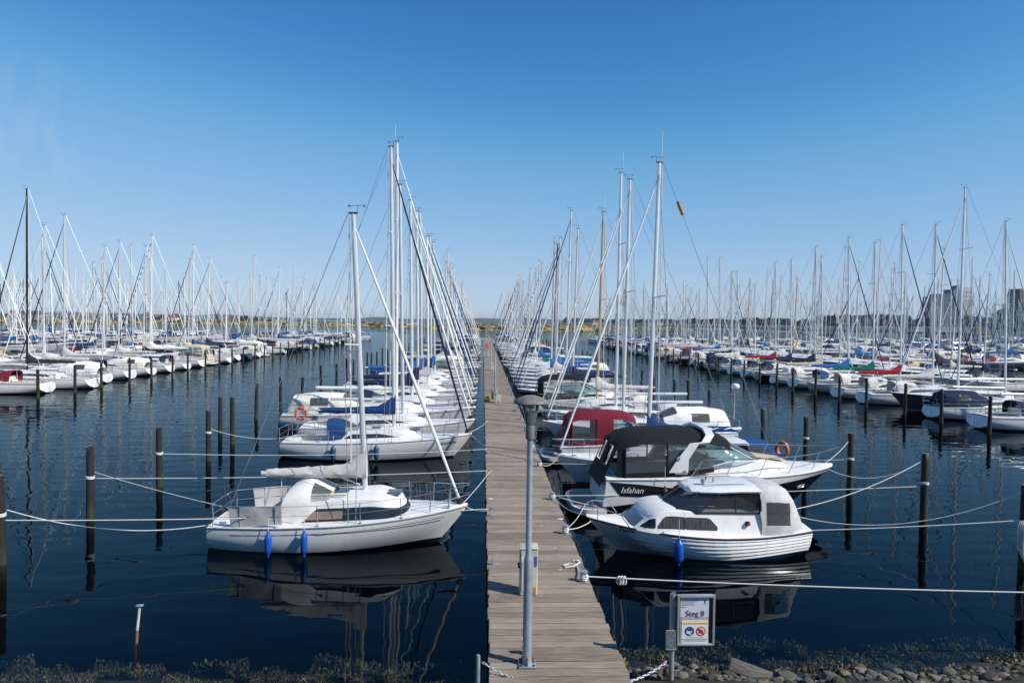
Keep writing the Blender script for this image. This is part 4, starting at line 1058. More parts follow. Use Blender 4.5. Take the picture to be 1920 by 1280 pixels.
# ------------------------------------------------------------------ lamps and pier furniture
def lamp_meshes():
    P={}
    P['post']=MB().lathe([(.085,0.012),(.078,.05),(.074,1.76),(.066,1.82),(.052,1.86),(.050,3.98),(.05,4.0)],(0,0,0),GALV,n=18).mesh('post')
    mb=MB().box((0,0,.012),(.29,.29,.024),GALV,ch=.004)
    for a in range(4):
        c,s_=math.cos(a*math.pi/2),math.sin(a*math.pi/2); mb.add([(c*.07,s_*.07,.024),(c*.14,s_*.14,.024),(c*.075,s_*.075,.17),(c*.07-s_*.006,s_*.07+c*.006,.024),(c*.14-s_*.006,s_*.14+c*.006,.024),(c*.075-s_*.006,s_*.075+c*.006,.17)],[(0,1,2),(5,4,3),(0,3,4,1),(1,4,5,2),(2,5,3,0)],pm('rusty_steel',(.25,.10,.04),.8,var=.4))
        mb.lathe([(.02,0),(.02,.02),(0,.022)],(c*.11-s_*.11,s_*.11+c*.11,.024),DARKM,n=6)
    P['base_plate']=mb.mesh('base_plate')
    P['collar']=MB().lathe([(.05,3.78),(.078,3.80),(.078,4.0),(.072,4.02),(.05,4.02)],(0,0,0),pm('grey_brown_lamp_paint',(.16,.15,.15),.55,var=.1),n=18).mesh('collar')
    P['glass_bowl']=MB().lathe([(.062,4.02),(.075,4.06),(.15,4.36),(.155,4.385)],(0,0,0),LAMPG,n=20).mesh('glass_bowl')
    P['bulb']=MB().lathe([(.02,4.02),(.022,4.12),(.03,4.16),(.035,4.25),(.02,4.3),(0,4.31)],(0,0,0),pm('bulb_white',(.7,.7,.68),.3),n=10).mesh('bulb')
    HATM=pm('lamp_hat_paint',(.185,.165,.155),.6,var=.3,vscale=8)
    P['hat']=MB().lathe([(.0,4.39),(.15,4.385),(.27,4.385),(.285,4.40),(.275,4.43),(.20,4.48),(.10,4.515),(.04,4.525),(.0,4.528)],(0,0,0),HATM,n=28).mesh('hat')
    P['sticker']=MB().poly([(.0245,-.0745,1.50),(.066,-.0375,1.50),(.066,-.0375,1.68),(.0245,-.0745,1.68)],pm('blue_white_sticker',(.2,.25,.6),.5,var=.9,vscale=30)).mesh('sticker')
    return P
LP=lamp_meshes()
LSUB={'bulb':'glass_bowl'}
def lamp(x,y,label,sticker=False):
    root=thing('pier_lamp',label,'lamp post',(x,y,DZ+.004),0,'lamp posts along the plank pier'); made={}
    for k in ('post','base_plate','collar','glass_bowl','bulb','hat','sticker'):
        if k=='sticker' and not sticker: continue
        if k=='sticker': MB().lathe([(.0752,1.46),(.0752,1.70)],(0,0,0),pm('blue_white_sticker',(.2,.25,.6),.5,var=.9,vscale=30),n=18)
        made[k]=link(k,LP[k],made.get(LSUB.get(k),root))
    return root
p=at(988,1245,z=DZ); LX,LY=p.x,p.y
lamp(LX,LY,'mushroom-topped grey lamp post at the near end of the plank pier')
LAMPSY=[(928,733),(920.5,693),(914.5,668),(911,654)]
for i,(px,py) in enumerate(LAMPSY):
    p=at(px,py+1,z=DZ); lamp(p.x,p.y,f'thin grey lamp post on the plank pier, {nth(i+2)} lamp from the shore')
IVORY=pm('ivory_cabinet',(.50,.48,.42),.5,var=.18,vscale=6,stretch=(1,1,.3)); STK=[pm('orange_sticker',(.6,.22,.05),.5),pm('white_sticker',(.7,.7,.7),.5,var=.3,vscale=20),pm('blue_sticker',(.06,.1,.42),.5,var=.6,vscale=25)]
def pedestal(x,y,label,h=.98):
    root=thing('power_pedestal',label,'power pedestal',(x,y,DZ+.004),0,'power pedestals on the plank pier')
    b=MB().box((0,0,h/2),(.37,.34,h),IVORY,ch=.02).build('cabinet',root)
    MB().box((0,0,h+.012),(.40,.37,.03),IVORY,ch=.01).build('lid',root)
    MB().box((-.02,-.176,h*.5),(.27,.012,h*.8),IVORY,ch=.004).build('door',root)
    MB().box((.10,-.185,h*.13),(.11,.008,.13),STK[0],ch=.001).build('sticker',root); MB().box((.14,-.185,h*.75),(.06,.008,.2),STK[2],ch=.001).build('sticker',root); MB().box((-.12,-.185,h*.8),(.08,.008,.14),STK[1],ch=.001).build('sticker',root)
    for k in (-1,1): MB().lathe([(.0,0),(.035,.0),(.035,.03),(.02,.04),(0,.04)],(k*.0,-.0,0),RUBBER,n=8).build('socket',root).matrix_local=Matrix.Translation((-.186,k*.08,h*.6))@Matrix.Rotation(-math.pi/2,4,'Y')
    return root
p=at(991,1117,z=DZ); pedestal(p.x,p.y+.17,'ivory power cabinet behind the nearest lamp post')
for i,(px,py) in enumerate([(930.5,757),(920.8,695),(914.5,670)]):
    p=at(px,py,z=DZ); pedestal(p.x+.1,p.y+.6,f'cream power pedestal at the foot of the {nth(i+2)} lamp post')
# short service pipe behind the first lamp post
p=at(990,1226,z=DZ)
o=MB().tube([(0,0,0),(0,0,.16)],.05,GALV,n=10).tube([(-.11,0,.16),(.05,0,.16)],.05,GALV,n=10).build('water_tap'); o.location=(p.x,p.y,DZ); tag(o,'short grey pipe outlet standing behind the nearest lamp post','pipe outlet')
# coil, yellow bag, ladder rail, red extinguisher box
p=at(923.5,752,z=DZ)
root=thing('hose_coil','green coil of hose hung beside the second lamp post','hose coil',(p.x,p.y,DZ+.55)); HG=pm('hose_green',(.16,.30,.10),.6,var=.3)
mb=MB()
for q in range(5): mb.tube([(.13*0+.03*q-.06,.30*math.cos(a),.42*math.sin(a)*(1-.06*q)) for a in [2*math.pi*k/18 for k in range(19)]],.03,HG if q%2 else pm('hose_grey',(.2,.23,.22),.6),n=5)
mb.build('coil',root)
p=at(914,752,z=DZ); o=MB().box((0,0,.16),(.5,.4,.32),YELLOW,ch=.1).box((0,0,.34),(.2,.05,.05),DARKM).build('yellow_bag'); o.location=(p.x,p.y,DZ); tag(o,'yellow sack lying on the pier planks beside the green hose coil','bag')
for px,py,lab in ((950,720,'yellow ladder handrail on the right edge of the pier'),(906.5,668,'small yellow ladder handrail on the left edge of the pier')):
    p=at(px,py,z=DZ); root=thing('pier_ladder',lab,'ladder',(p.x,p.y,DZ),0,'yellow pier ladders')
    for dx in (-.22,.22): MB().tube([(0 if px<920 else .05,dx,-1.0),(0 if px<920 else .05,dx,.62)],.035,YELLOW,n=6).build('side_rail',root)
    MB().tube([(0 if px<920 else .05,-.22,.62),(0 if px<920 else .05,.22,.62)],.035,YELLOW,n=6).build('handle',root)
    for z in (-.2,-.5,-.8): MB().tube([(.05,-.22,z),(.05,.22,z)],.02,YELLOW,n=6).build('rung',root)
p=at(914.2,668,z=DZ); root=thing('extinguisher_post','red fire extinguisher cabinet on a cream post far along the pier','fire post',(p.x,p.y,DZ))
MB().box((0,0,.7),(.28,.25,1.4),IVORY,ch=.02).build('post',root); MB().box((0,-.03,1.75),(.5,.4,.75),REDP,ch=.06).build('cabinet',root)

# cleats with ropes
def cleat_mesh():
    mb=MB().box((0,0,.006),(.26,.14,.012),GALV,ch=.002).box((-.04,0,.13),(.012,.10,.25),GALV,ch=.003).box((.02,0,.24),(.13,.10,.014),GALV,ch=.003); return mb.mesh('mooring_cleat')
def bollard_mesh(rope):
    mb=MB().box((0,0,.006),(.2,.2,.012),GALV,ch=.002).lathe([(.055,.0),(.055,.20),(.085,.21),(.085,.235),(.0,.24)],(0,0,0),GALV,n=12); return mb.mesh('mooring_cleat')
def coil_mb(n=4,r=.075):
    mb=MB(); pts=[]
    for k in range(n*10+1):
        a=2*math.pi*k/10; rr_=r+.018*math.sin(k*1.7); pts.append((rr_*math.cos(a),rr_*math.sin(a),.03+.032*k/10+.012*math.sin(k*2.3)))
    return mb.tube(pts,.018,ROPE,n=5)
CL=cleat_mesh(); BO=bollard_mesh(0); CO=coil_mb().mesh('rope_turns')
LCL=[1058,966,893,850,816,795,778,764]; RCL=[(1098,1090),(1062,1000),(1038,936),(1012,874),(996,840),(983,808)]
LC=[]; RC=[]
for i,py in enumerate(LCL):
    d=at(920,py,z=DZ); o=thing('mooring_cleat',f'grey steel mooring cleat on the left pier edge, {nth(i+1)} from the shore','cleat',(XL+.16,d.y,DZ+.004),0,'steel cleats along the pier edges'); link('bracket',CL,o); LC.append(Vector((XL+.16,d.y,DZ+.2)))
for i,(px,py) in enumerate(RCL):
    d=at(px,py,z=DZ); o=thing('mooring_cleat',f'round bollard wrapped in white rope on the right pier edge, {nth(i+1)} from the shore','cleat',(XR-.14,d.y,DZ+.004),0,'steel cleats along the pier edges'); link('bollard',BO,o); link('rope_turns',CO,o); RC.append(Vector((XR-.14,d.y,DZ+.12)))
for side,xx,y0_ in ((0,XL+.16,LC[-1].y+4.2),(1,XR-.14,RC[-1].y+4.2)):
    k=len(LC) if side==0 else len(RC); y=y0_
    while y<110:
        k+=1; o=link('mooring_cleat',CL if side==0 else BO,None,(xx,y,DZ+.004)); tag(o,f'grey mooring cleat on the {"right" if side else "left"} pier edge, {nth(k)} from the shore','cleat','steel cleats along the pier edges'); y+=4.2
# yellow and white number plates on the planks
PLY=[(pm('yellow_plate',(.65,.42,.04),.6,var=.3,vscale=20)),(pm('white_plate',(.72,.72,.70),.6,var=.2,vscale=20))]
for i,(px,py,k) in enumerate([(1080,1051,1),(1050,973,1),(1021,898,0),(1004,860,0),(920,883,0),(919,935,1),(917,832,0),(915,847,0)]):
    p=at(px,py,z=DZ); o=MB().box((0,0,.006),(.17,.10,.008),PLY[k],ch=.002).build('berth_plate'); o.location=(p.x,p.y,DZ+.003); tag(o,f'{["yellow","white"][k]} berth plate on the {"right" if px>960 else "left"} pier edge, {nth(i%4+1)} from the shore','berth plate','berth plates screwed to the planks')
# rope tail on the planks
p=at(1078,1060,z=DZ); q=at(1056,1062,z=DZ)
pts=[RC[0]+Vector((0,0,.05)),at(1086,1072,z=DZ+.05),at(1081,1058,z=DZ+.02),at(1068,1056,z=DZ+.02),at(1056,1059,z=DZ+.02),at(1060,1063,z=DZ+.02),at(1076,1061,z=DZ+.035),at(1088,1053,z=DZ+.03),at(1080,1050,z=DZ+.03)]
tag(MB().tube(pts,.018,ROPE,n=6).build('rope_end'),'loose white rope end lying on the planks by the nearest bollard','rope')

# ------------------------------------------------------------------ sign, chain posts, stake
SY=11.35
sb=at(1258,1280,Y=SY); st=at(1263,1112,Y=SY); sx_,stop=sb.x,st.z
zs=bed_z(sx_,SY)
root=thing('information_sign','framed pier notice board reading Steg 8 on a grey steel post','sign',(sx_,SY,zs))
post=MB().lathe([(.045,0),(.045,stop-zs-.05)],(0,0,0),GALV,n=14).grid([[ (.045*math.cos(2*math.pi*k/14),.045*math.sin(2*math.pi*k/14),stop-zs-.05) for k in range(14)],[(.045*math.cos(2*math.pi*k/14),.045*math.sin(2*math.pi*k/14),stop-zs-.02+.6*.045*(1+math.cos(2*math.pi*k/14))) for k in range(14)]],GALV,closed=True,cap1=True).build('post',root)
def on(px,py,dy=0.0):
    v=at(px,py,Y=SY-.05+dy); return Vector((v.x-sx_, v.y-SY, v.z-zs))
a,b=on(1270,1114),on(1338,1208); bx0,bx1,bz0,bz1=a.x,b.x,b.z,a.z; bw,bh=bx1-bx0,bz1-bz0; yF=-.075
FR=pm('sign_frame_aluminium',(.50,.52,.53),.4,metal=.5,var=.1,vscale=12)
fr=MB()
t=.035
for c,d in (((bx0+t/2,yF+.02,(bz0+bz1)/2),(t,.07,bh)),((bx1-t/2,yF+.02,(bz0+bz1)/2),(t,.07,bh)),(((bx0+bx1)/2,yF+.02,bz1-t*.65),(bw-2*t-.002,.075,t*1.3)),(((bx0+bx1)/2,yF+.02,bz0+t/2),(bw-2*t-.002,.075,t))): fr.box(c,d,FR,ch=.006)
fr.box((bx0-.02,0,bz1-.04),(.1,.03,.03),GALV); fr.box((bx0-.02,0,bz0+.05),(.1,.03,.03),GALV)
fr.build('frame',root)
back=MB().box(((bx0+bx1)/2,yF+.035,(bz0+bz1)/2),(bw-.01,.02,bh-.01),pm('sign_dark_back',(.06,.065,.07),.6)).build('back_panel',root)
px0,px1=bx0+bw*.09,bx1-bw*.15; zz=lambda f: bz1-bh*f; yP=yF+.02
PAPER=pm('paper_pale_blue',(.60,.62,.70),.7,var=.06); PAPW=pm('paper_white',(.78,.78,.77),.7,var=.04)
quad=lambda mb,x0,x1,z0,z1,y,m: mb.add([(x0,y,z0),(x1,y,z0),(x1,y,z1),(x0,y,z1)],[(0,1,2,3)],m)
TXT=pm('print_grey',(.10,.10,.11),.7,var=.05); TXL=pm('print_light_grey',(.34,.35,.40),.7,var=.1); YL=pm('print_orange',(.72,.38,.03),.7); BL=pm('print_blue',(.01,.06,.22),.6); RD=pm('print_red',(.55,.02,.03),.6); PHO=pm('print_photo_tone',(.42,.40,.42),.7,var=.35,vscale=16)
mb=quad(MB(),px0,px1,zz(.97),zz(.055),yP,PAPER); quad(mb,px0,px1,zz(.80),zz(.44),yP-.002,PHO); mb.build('poster',root)
mb=MB(); text_on(mb,'Steg 8',bh*.155,lambda u,v: ((px0+px1)/2+.005+u*.98,yP-.006,zz(.375)+v),TXT,bold=.0015)
for k,(f,wd) in enumerate([(.075,.62),(.10,.62),(.125,.62),(.152,.5),(.178,.5),(.205,.5)]): quad(mb,px0+.02,px0+.02+wd*(px1-px0)*.9,zz(f)-.004,zz(f)+.004,yP-.004,TXL)
quad(mb,px0+.015,px0+.08,zz(.245)-.004,zz(.245)+.004,yP-.004,TXT)
sxx=px1-.085; mb.add([(sxx,yP-.004,zz(.16)),(sxx+.028,yP-.004,zz(.165)),(sxx+.018,yP-.004,zz(.07))],[(0,1,2)],BL); mb.add([(sxx-.012,yP-.004,zz(.185)),(sxx+.05,yP-.004,zz(.185)),(sxx+.035,yP-.004,zz(.172)),(sxx-.005,yP-.004,zz(.172))],[(0,1,2,3)],TXL)
mb.build('lettering',root)
wx0,wx1=px0+.025,px1-.012
mb=quad(MB(),wx0,wx1,zz(.965),zz(.50),yP-.008,PAPW); nb=mb.build('notice',root)
mb=MB(); yq=yP-.012; quad(mb,wx0+.025,wx1-.0,zz(.575),zz(.55),yq,YL)
def disc(mb,cx_,cz_,r,y,m,n=28): mb.poly([(cx_+r*math.cos(2*math.pi*k/n),y,cz_+r*math.sin(2*math.pi*k/n)) for k in range(n)],m)
rc=.086*bh*1.08; c1=((wx0*.70+wx1*.30),zz(.72)); c2=((wx0*.27+wx1*.73),zz(.72))
disc(mb,c1[0],c1[1],rc,yq,BL); disc(mb,c2[0],c2[1],rc,yq,RD); disc(mb,c2[0],c2[1],rc*.78,yq-.003,PAPW)
# masked head pictogram
PW=PAPW
ell=lambda cx_,cz_,rx,rz,y,m: mb.poly([(cx_+rx*math.cos(2*math.pi*k/18),y,cz_+rz*math.sin(2*math.pi*k/18)) for k in range(18)],m)
ell(c1[0]+.002,c1[1]+rc*.18,rc*.55,rc*.58,yq-.003,PW); ell(c1[0]+rc*.05,c1[1]+rc*.3,rc*.47,rc*.47,yq-.005,BL)
mb.add([(c1[0]-rc*.72,yq-.006,c1[1]-rc*.0),(c1[0]+rc*.1,yq-.006,c1[1]+rc*.08),(c1[0]+rc*.1,yq-.006,c1[1]-rc*.52),(c1[0]-rc*.6,yq-.006,c1[1]-rc*.5)],[(0,1,2,3)],PW)
mb.add([(c1[0]+rc*.1,yq-.006,c1[1]+rc*.02),(c1[0]+rc*.55,yq-.006,c1[1]+rc*.12),(c1[0]+rc*.55,yq-.006,c1[1]+rc*.06),(c1[0]+rc*.1,yq-.006,c1[1]-rc*.05)],[(0,1,2,3)],PW)
mb.add([(c1[0]-rc*.1,yq-.006,c1[1]-rc*.62),(c1[0]+rc*.5,yq-.006,c1[1]-rc*.5),(c1[0]+rc*.42,yq-.006,c1[1]-rc*.72),(c1[0]-rc*.1,yq-.006,c1[1]-rc*.8)],[(0,1,2,3)],PW)
for dx,dz in ((-.38,0),(0,.14),(.38,0),(-.19,-.1),(.19,-.1)):
    ell(c2[0]+rc*dx,c2[1]+rc*(.28+dz),rc*.10,rc*.10,yq-.005,TXT); mb.add([(c2[0]+rc*(dx-.13),yq-.005,c2[1]+rc*(.14+dz)),(c2[0]+rc*(dx-.13),yq-.005,c2[1]+rc*(-.36+dz*.5)),(c2[0]+rc*(dx+.13),yq-.005,c2[1]+rc*(-.36+dz*.5)),(c2[0]+rc*(dx+.13),yq-.005,c2[1]+rc*(.14+dz))],[(0,1,2,3)],TXT)
k=.7071*rc*.86; mb.add([(c2[0]-k-.012,yq-.007,c2[1]+k-.012),(c2[0]+k-.012,yq-.007,c2[1]-k-.012),(c2[0]+k+.012,yq-.007,c2[1]-k+.012),(c2[0]-k+.012,yq-.007,c2[1]+k+.012)],[(0,1,2,3)],RD)
for f,x0,x1 in ((.842,.2,.85),(.872,.02,.98),(.893,.06,.94),(.92,.05,.95)): quad(mb,lerp(wx0,wx1,x0),lerp(wx0,wx1,x1),zz(f)-.0035,zz(f)+.0035,yq,TXL)
mb.build('notice_print',nb)
a,b=on(1248,1180),on(1267.5,1217)
hp=MB().box(((a.x+b.x)/2,yF+.01,(a.z+b.z)/2),(b.x-a.x,.02,a.z-b.z),FR,ch=.004).build('small_plate',root)
mb=quad(MB(),a.x+.008,b.x-.008,b.z+.02,a.z-.03,yF-.003,pm('print_slate',(.14,.17,.20),.6,var=.5,vscale=25)); quad(mb,a.x+.015,b.x-.015,b.z+.012,b.z+.018,yF-.005,PAPW); quad(mb,a.x+.02,b.x-.02,a.z-.022,a.z-.012,yF-.003,TXT); mb.build('plate_print',hp)
p=at(896,1280,Y=11.0); tp=at(897,1227,Y=11.0)
o=MB().lathe([(.035,0),(.035,tp.z-.03),(.03,tp.z),(0,tp.z+.005)],(0,0,0),GALV,n=12).build('chain_post'); zc_=bed_z(p.x,11.0); o.location=(p.x,11.0,0); tag(o,'short grey steel chain post left of the pier entrance','post')
def chain(p,q,sag,label):
    n=int((q-p).length/.055); mb=MB(); prev=None
    for k in range(n):
        t0,t1=k/n,(k+1)/n
        f=lambda t: p.lerp(q,t)+Vector((0,0,-4*sag*t*(1-t)))
        a,b=f(t0),f(t1); d=(b-a); L_=d.length; d.normalize(); s_=d.cross(Vector((0,0,1))).normalized() if k%2 else d.cross(d.cross(Vector((0,0,1)))).normalized(); c=(a+b)/2
        ring=[c+d*(L_*.72*math.cos(x))+s_*(.016*math.sin(x)) for x in [2*math.pi*i/8 for i in range(9)]]
        mb.tube(ring,.0065,GALV,n=4)
    return tag(mb.build('chain'),label,'chain')
chain(at(1250,1240,Y=SY),at(1140,1282,Y=10.9),.10,'galvanised chain sagging from the notice board post to the pier')
chain(at(905,1241,Y=11.0),at(1012,1283,Y=10.7),.06,'galvanised chain lying from the short post across the pier planks')
p0=at(254,1210,z=0); tp=at(262,1136,Y=p0.y)
root=thing('metal_stake','slim leaning white metal stake standing in the water at front left','stake',(p0.x,p0.y,-1.3))
SK=pm('stake_paint',(.55,.52,.48),.5,var=.3,vscale=5); MB().tube([(-.02,0,0),(0,0,1.3),(.02,0,1.36)],.029,pm('stake_algae',(.03,.028,.018),.9,var=.4),n=8).tube([(.02,0,1.36),((tp.x-p0.x)*.4,0,1.3+tp.z*.4)],.028,pm('stake_rust',(.22,.11,.06),.8,var=.5,vscale=12),n=8).tube([((tp.x-p0.x)*.4,0,1.3+tp.z*.4),(tp.x-p0.x,0,1.3+tp.z)],.027,SK,n=8).build('tube',root); MB().box((tp.x-p0.x,0,1.3+tp.z+.015),(.13,.08,.03),GALV,ch=.006).build('cap',root)
# driftwood board among the stones
p=at(1408,1258,z=.1); o=MB().box((0,0,0),(.75,.30,.04),pm('driftwood',(.10,.09,.08),.9,var=.4,vscale=6,stretch=(1,6,6)),ch=.008).build('driftwood_board'); o.location=p; o.rotation_euler=(R(24),R(12),R(-22)); tag(o,'weathered dark board stranded on the stones right of the notice board','board')

# ------------------------------------------------------------------ mooring piles
def pile_mesh(seed):
    rr=random.Random(seed); mb=MB(); zz=[-3.6,-.5,0,.35,1.2,2.2,2.28]; rs=[.125,.125,.122,.115,.11,.106,.095]
    rows=[[(r*math.cos(2*math.pi*k/12)*(1+.03*math.sin(k*3+seed)),r*math.sin(2*math.pi*k/12),z) for k in range(12)] for z,r in zip(zz,rs)]
    mb.grid(rows,PILE,closed=True); mb.poly(rows[-1],PILETOP); return mb.mesh('mooring_pile')
PM=[pile_mesh(s) for s in range(4)]
def band_mesh():
    mb=MB()
    for z in (0,.03,.06): mb.tube([(.124*math.cos(2*math.pi*k/12),.124*math.sin(2*math.pi*k/12),z+.01*math.sin(k)) for k in range(13)],.017,ROPE,n=5)
    return mb.mesh('rope_band')
RB=band_mesh()
PILES={}
def pile(x,y,label,group,tilt=(0,0),bandz=None,h=2.3):
    if bandz is not None:
        o=thing('mooring_pile',label,'pile',(x,y,0),0,group); link('post',rnd.choice(PM),o)
        for b in bandz: link('rope_band',RB,o,(0,0,b))
    else: o=link('mooring_pile',rnd.choice(PM),None,(x,y,0)); tag(o,label,'pile',group)
    o.rotation_euler=(tilt[0],tilt[1],0); o.scale=(1,1,h/2.3); return o
def rowpiles(key,xf,ys,where,group,near=0,first=()):
    PILES[key]=[]
    for i,(x,y) in enumerate([(p.x,p.y) for p in first]+[(xf+rnd.uniform(-.15,.15),y+rnd.uniform(-.3,.3)) for y in ys]):
        h=2.3*(rnd.uniform(.99,1.02) if i<4 else rnd.uniform(.9,1.1))
        pile(x,y,f'dark wooden mooring pile, {nth(i+1)} from the front {where}',group,(rnd.uniform(-.012,.012) if i<4 else rnd.uniform(-.03,.03),rnd.uniform(-.012,.012) if i<4 else rnd.uniform(-.035,.035)),[1.25] if i<near else None,h); PILES[key].append(Vector((x,y,1.27)))
span=lambda a,b,s: [a+s*i for i in range(int((b-a)/s)+1)]
def pxpiles(pts): return [at(px,py,z=0) for px,py in pts]
LPX=pxpiles([(3,1057),(169,970),(299,912),(391,863),(436,832),(413,812),(480,784),(526,764),(566,757),(602,739)])
RPX=pxpiles([(1917,1066),(1731,976),(1593,921),(1510,873),(1431,843),(1328,794),(1290,777),(1263,763)])
rowpiles('L',-14.2,span(67,170,4.3),'left of the plank pier','piles left of the plank pier',4,LPX)
rowpiles('R',14.7,span(58,170,4.25),'right of the plank pier','piles right of the plank pier',4,RPX)
rowpiles('LA',-34.5,[49.4,54.2,59.0]+span(63.3,185,4.6),'along the far side of the left channel','piles across the left channel')
rowpiles('RA',31.2,[40.3,45.0,48.9]+span(53.6,185,4.4),'along the far side of the right channel','piles across the right channel')

# ------------------------------------------------------------------ ropes, fenders, buoys
def line(p,q,sag,label,r=.014,m=None,group=None,n=14):
    p,q=Vector(p),Vector(q); pts=[p.lerp(q,k/n)+Vector((0,0,-4*sag*(k/n)*(1-k/n))) for k in range(n+1)]
    return tag(MB().tube(pts,r*.82,m or ROPE,n=5).build('mooring_line'),label,'rope',group or 'white mooring ropes')
def fender_mb(m,L_=.62,r=.11):
    return MB().lathe([(.0,-.10),(.03,-.09),(.045,0),(r*.8,.05),(r,.12),(r,L_-.12),(r*.8,L_-.05),(.045,L_),(.03,L_+.07),(0,L_+.08)],(0,0,0),m,n=14)
def fender(world, m, label, L_=.62, r=.11, cord=.35):
    root=thing('fender',label,'fender',world,0,'fenders hung on the hulls'); fender_mb(m,L_,r).build('body',root); MB().tube([(0,0,L_+.06),(0,.03,L_+cord)],.009,ROPE,n=4).build('cord',root); return root
def lifebuoy(world, rz, m, label, horseshoe=False):
    mb=MB(); n=20; e=.82 if horseshoe else 1.0
    mb.tube([(.0,.29*math.cos(a),.29*math.sin(a)) for a in [(-math.pi/2+.35 if horseshoe else 0)+2*math.pi*(e if horseshoe else 1)*k/n+( .2 if horseshoe else 0) for k in range(n+1)]],.075,m,n=8)
    for k in range(4):
        a=math.pi/4+k*math.pi/2; mb.tube([(0,.29*math.cos(a+d),.29*math.sin(a+d)) for d in (-.12,.12)],.08,gel('white'),n=8)
    o=mb.build('lifebuoy'); o.location=world; o.rotation_euler=(0,0,rz); return tag(o,label,'lifebuoy')
def wp(root_loc, rz, p):
    c,s_=math.cos(rz),math.sin(rz); return Vector((root_loc[0]+p[0]*c-p[1]*s_, root_loc[1]+p[0]*s_+p[1]*c, root_loc[2]+p[2]))

# ------------------------------------------------------------------ near boats
# the small white sloop at front left
GEO[(7.28,'small')]=g=SailGeo(7.28,'small')
g.H=Hull(7.28,2.62,1.04,.83,.76,kb=.85,ks=.06,tw=.70,zks=-.08,draft=.42,tm=.45,bowp=2.2,nst=2.6,nmid=2.7,nbow=1.35)
g.T=Trunk(g.H,-.20*7.28,.275*7.28,.97,.13*7.28,.56,hf=.55,ins=.16,insf=.22,p=2.5); g.xm=.09*7.28; g.zboom=2.02; g.bl=2.9
L1=dict(L=7.28,kind='small',hull='white',stripe='white',boot='black',anti='black',mast='alu',mtop=9.55,rake=.22,cover='lightgrey',genoa='white',rail='grey',frac=.97,fat=1.15)
P=[p for p in sail_parts(L1) if p[0] not in ('window','outboard_motor','sprayhood','hood_window')]
H,T=g.H,g.T
P.append(('window',('w1',),lambda: T.band(-1.42,.10,.68,GLASSD),'cabin'))
P.append(('side_pane',('w2',),lambda: T.window(-1.0,.18,lambda q:.2,lambda q:.56,TANW,-1,out=.016),'cabin'))
def coves(H,x0,x1,dz0,dz1,m,r=.008,sides=(-1,1)):
    mb=MB()
    for sd in sides:
        pts=[]
        for k in range(24):
            q=k/23; x=lerp(x0,x1,q); t=H.t_of(x); z=H.sh(t)-lerp(dz0,dz1,q); pts.append((x,sd*(H.y(t,z)+.003),z))
        mb.tube(pts,r,m,n=4)
    return mb
P.append(('cove_line',('cv1',),lambda: coves(H,-2.9,3.0,.20,.17,gel('charcoal')),'hull'))
def hood1(mat,i0,i1):
    zd=H.deck(-1.7,0,0); zr=T.roof_z(-.8)
    secs=[arch(-1.62,.95,zd-.02,.98,lean=.28,p=.5),arch(-1.42,.95,zd,1.05,lean=.30,p=.5),arch(-1.05,.92,zd+.03,1.06,lean=.16,p=.5),arch(-.72,.86,zd+.15,.90,p=.5),arch(-.22,.74,zr-.16,.26,p=.5)]
    return secs
P.append(('sprayhood',('h1',),lambda: MB().grid(hood1(0,0,0),lambda i,j: None if i==3 and j not in (0,11) and j not in (5,6) else canvas('white2'),flip=True),None))
PAL['white2']=(.74,.72,.67)
P.append(('hood_window',('hw1',),lambda: MB().grid(hood1(0,0,0),lambda i,j: VINYL if i==3 and j not in (0,11,5,6) else None,flip=True),'sprayhood'))
def dodger(sd):
    rows=[]; rr=random.Random(2)
    for k in range(9):
        x=lerp(-2.95,-1.42,k/8); y=H.hb(x)*.95; z=H.deck(x,y,0)
        rows.append([(x+.05*(1-q)*(1 if k==0 else 0),sd*(y+.012*math.sin(k*1.3+q*4)),z+.04+.56*q-(.05*math.sin(k*.7) if q==0 else 0)) for q in (0,.25,.5,.75,1)])
    return MB().grid(rows,canvas('lightgrey'))
for sd in (-1,1): P.append(('side_cloth',('dg',sd),lambda sd=sd: dodger(sd),None))
P.append(('outboard_bracket',('ob1',),lambda: MB().box((-3.72,.55,.75),(.16,.3,.2),DARKM).tube([(-3.6,.5,1.1),(-3.7,.6,1.5)],.03,DARKM),None))
L1LOC=(at(872,945,Y=20.2).x-7.28/2+.1,20.05,-.03)
root=thing('sailboat','small white sloop with black window band and grey boom cover, nearest left of pier','sailboat',L1LOC,R(-1.0),'sailboats along the plank pier left side'); root.rotation_euler=(R(.6),R(-1.2),R(-1.0)); made={}
for n,k,fn,p in P:
    if n=='hood_window':
        for q,piece in enumerate(islands(fn())): piece.build(n,made[p])
    else: made[n]=link(n,cmesh(k,fn,n),made[p] if p else root)
def hullpt(H,x,dz,sd,out): t=H.t_of(x); z=H.sh(t)-dz; return (x,sd*(H.y(t,z)+out),z)
bpy.context.view_layer.update()
def loc_on(root,p): return root.matrix_local @ Vector(p)
for x,lab in ((-1.75,'long blue fender hanging at the cockpit of the small white sloop'),(-.75,'long blue fender hanging amidships on the small white sloop')):
    w_=loc_on(root,hullpt(H,x,.35,-1,.15)); fender((w_.x,w_.y,w_.z-.32),BLUEF,lab,.56,.095,.42)
bow=loc_on(root,(3.5,0,1.05)); stn=loc_on(root,(-3.4,-.7,.8)); stn2=loc_on(root,(-3.4,.7,.8))
line(bow,LC[1],.12,'bow rope from the small white sloop to the near cleat'); line(bow+Vector((0,.1,0)),LC[2],.03,'upper bow rope from the small white sloop to the far cleat')
line(stn,PILES['L'][0]+Vector((.15,0,.15)),.35,'slack stern rope from the small white sloop to the first left pile',.016); line(stn2,PILES['L'][1]+Vector((.15,0,.2)),.05,'stern rope from the small white sloop to the second left pile')
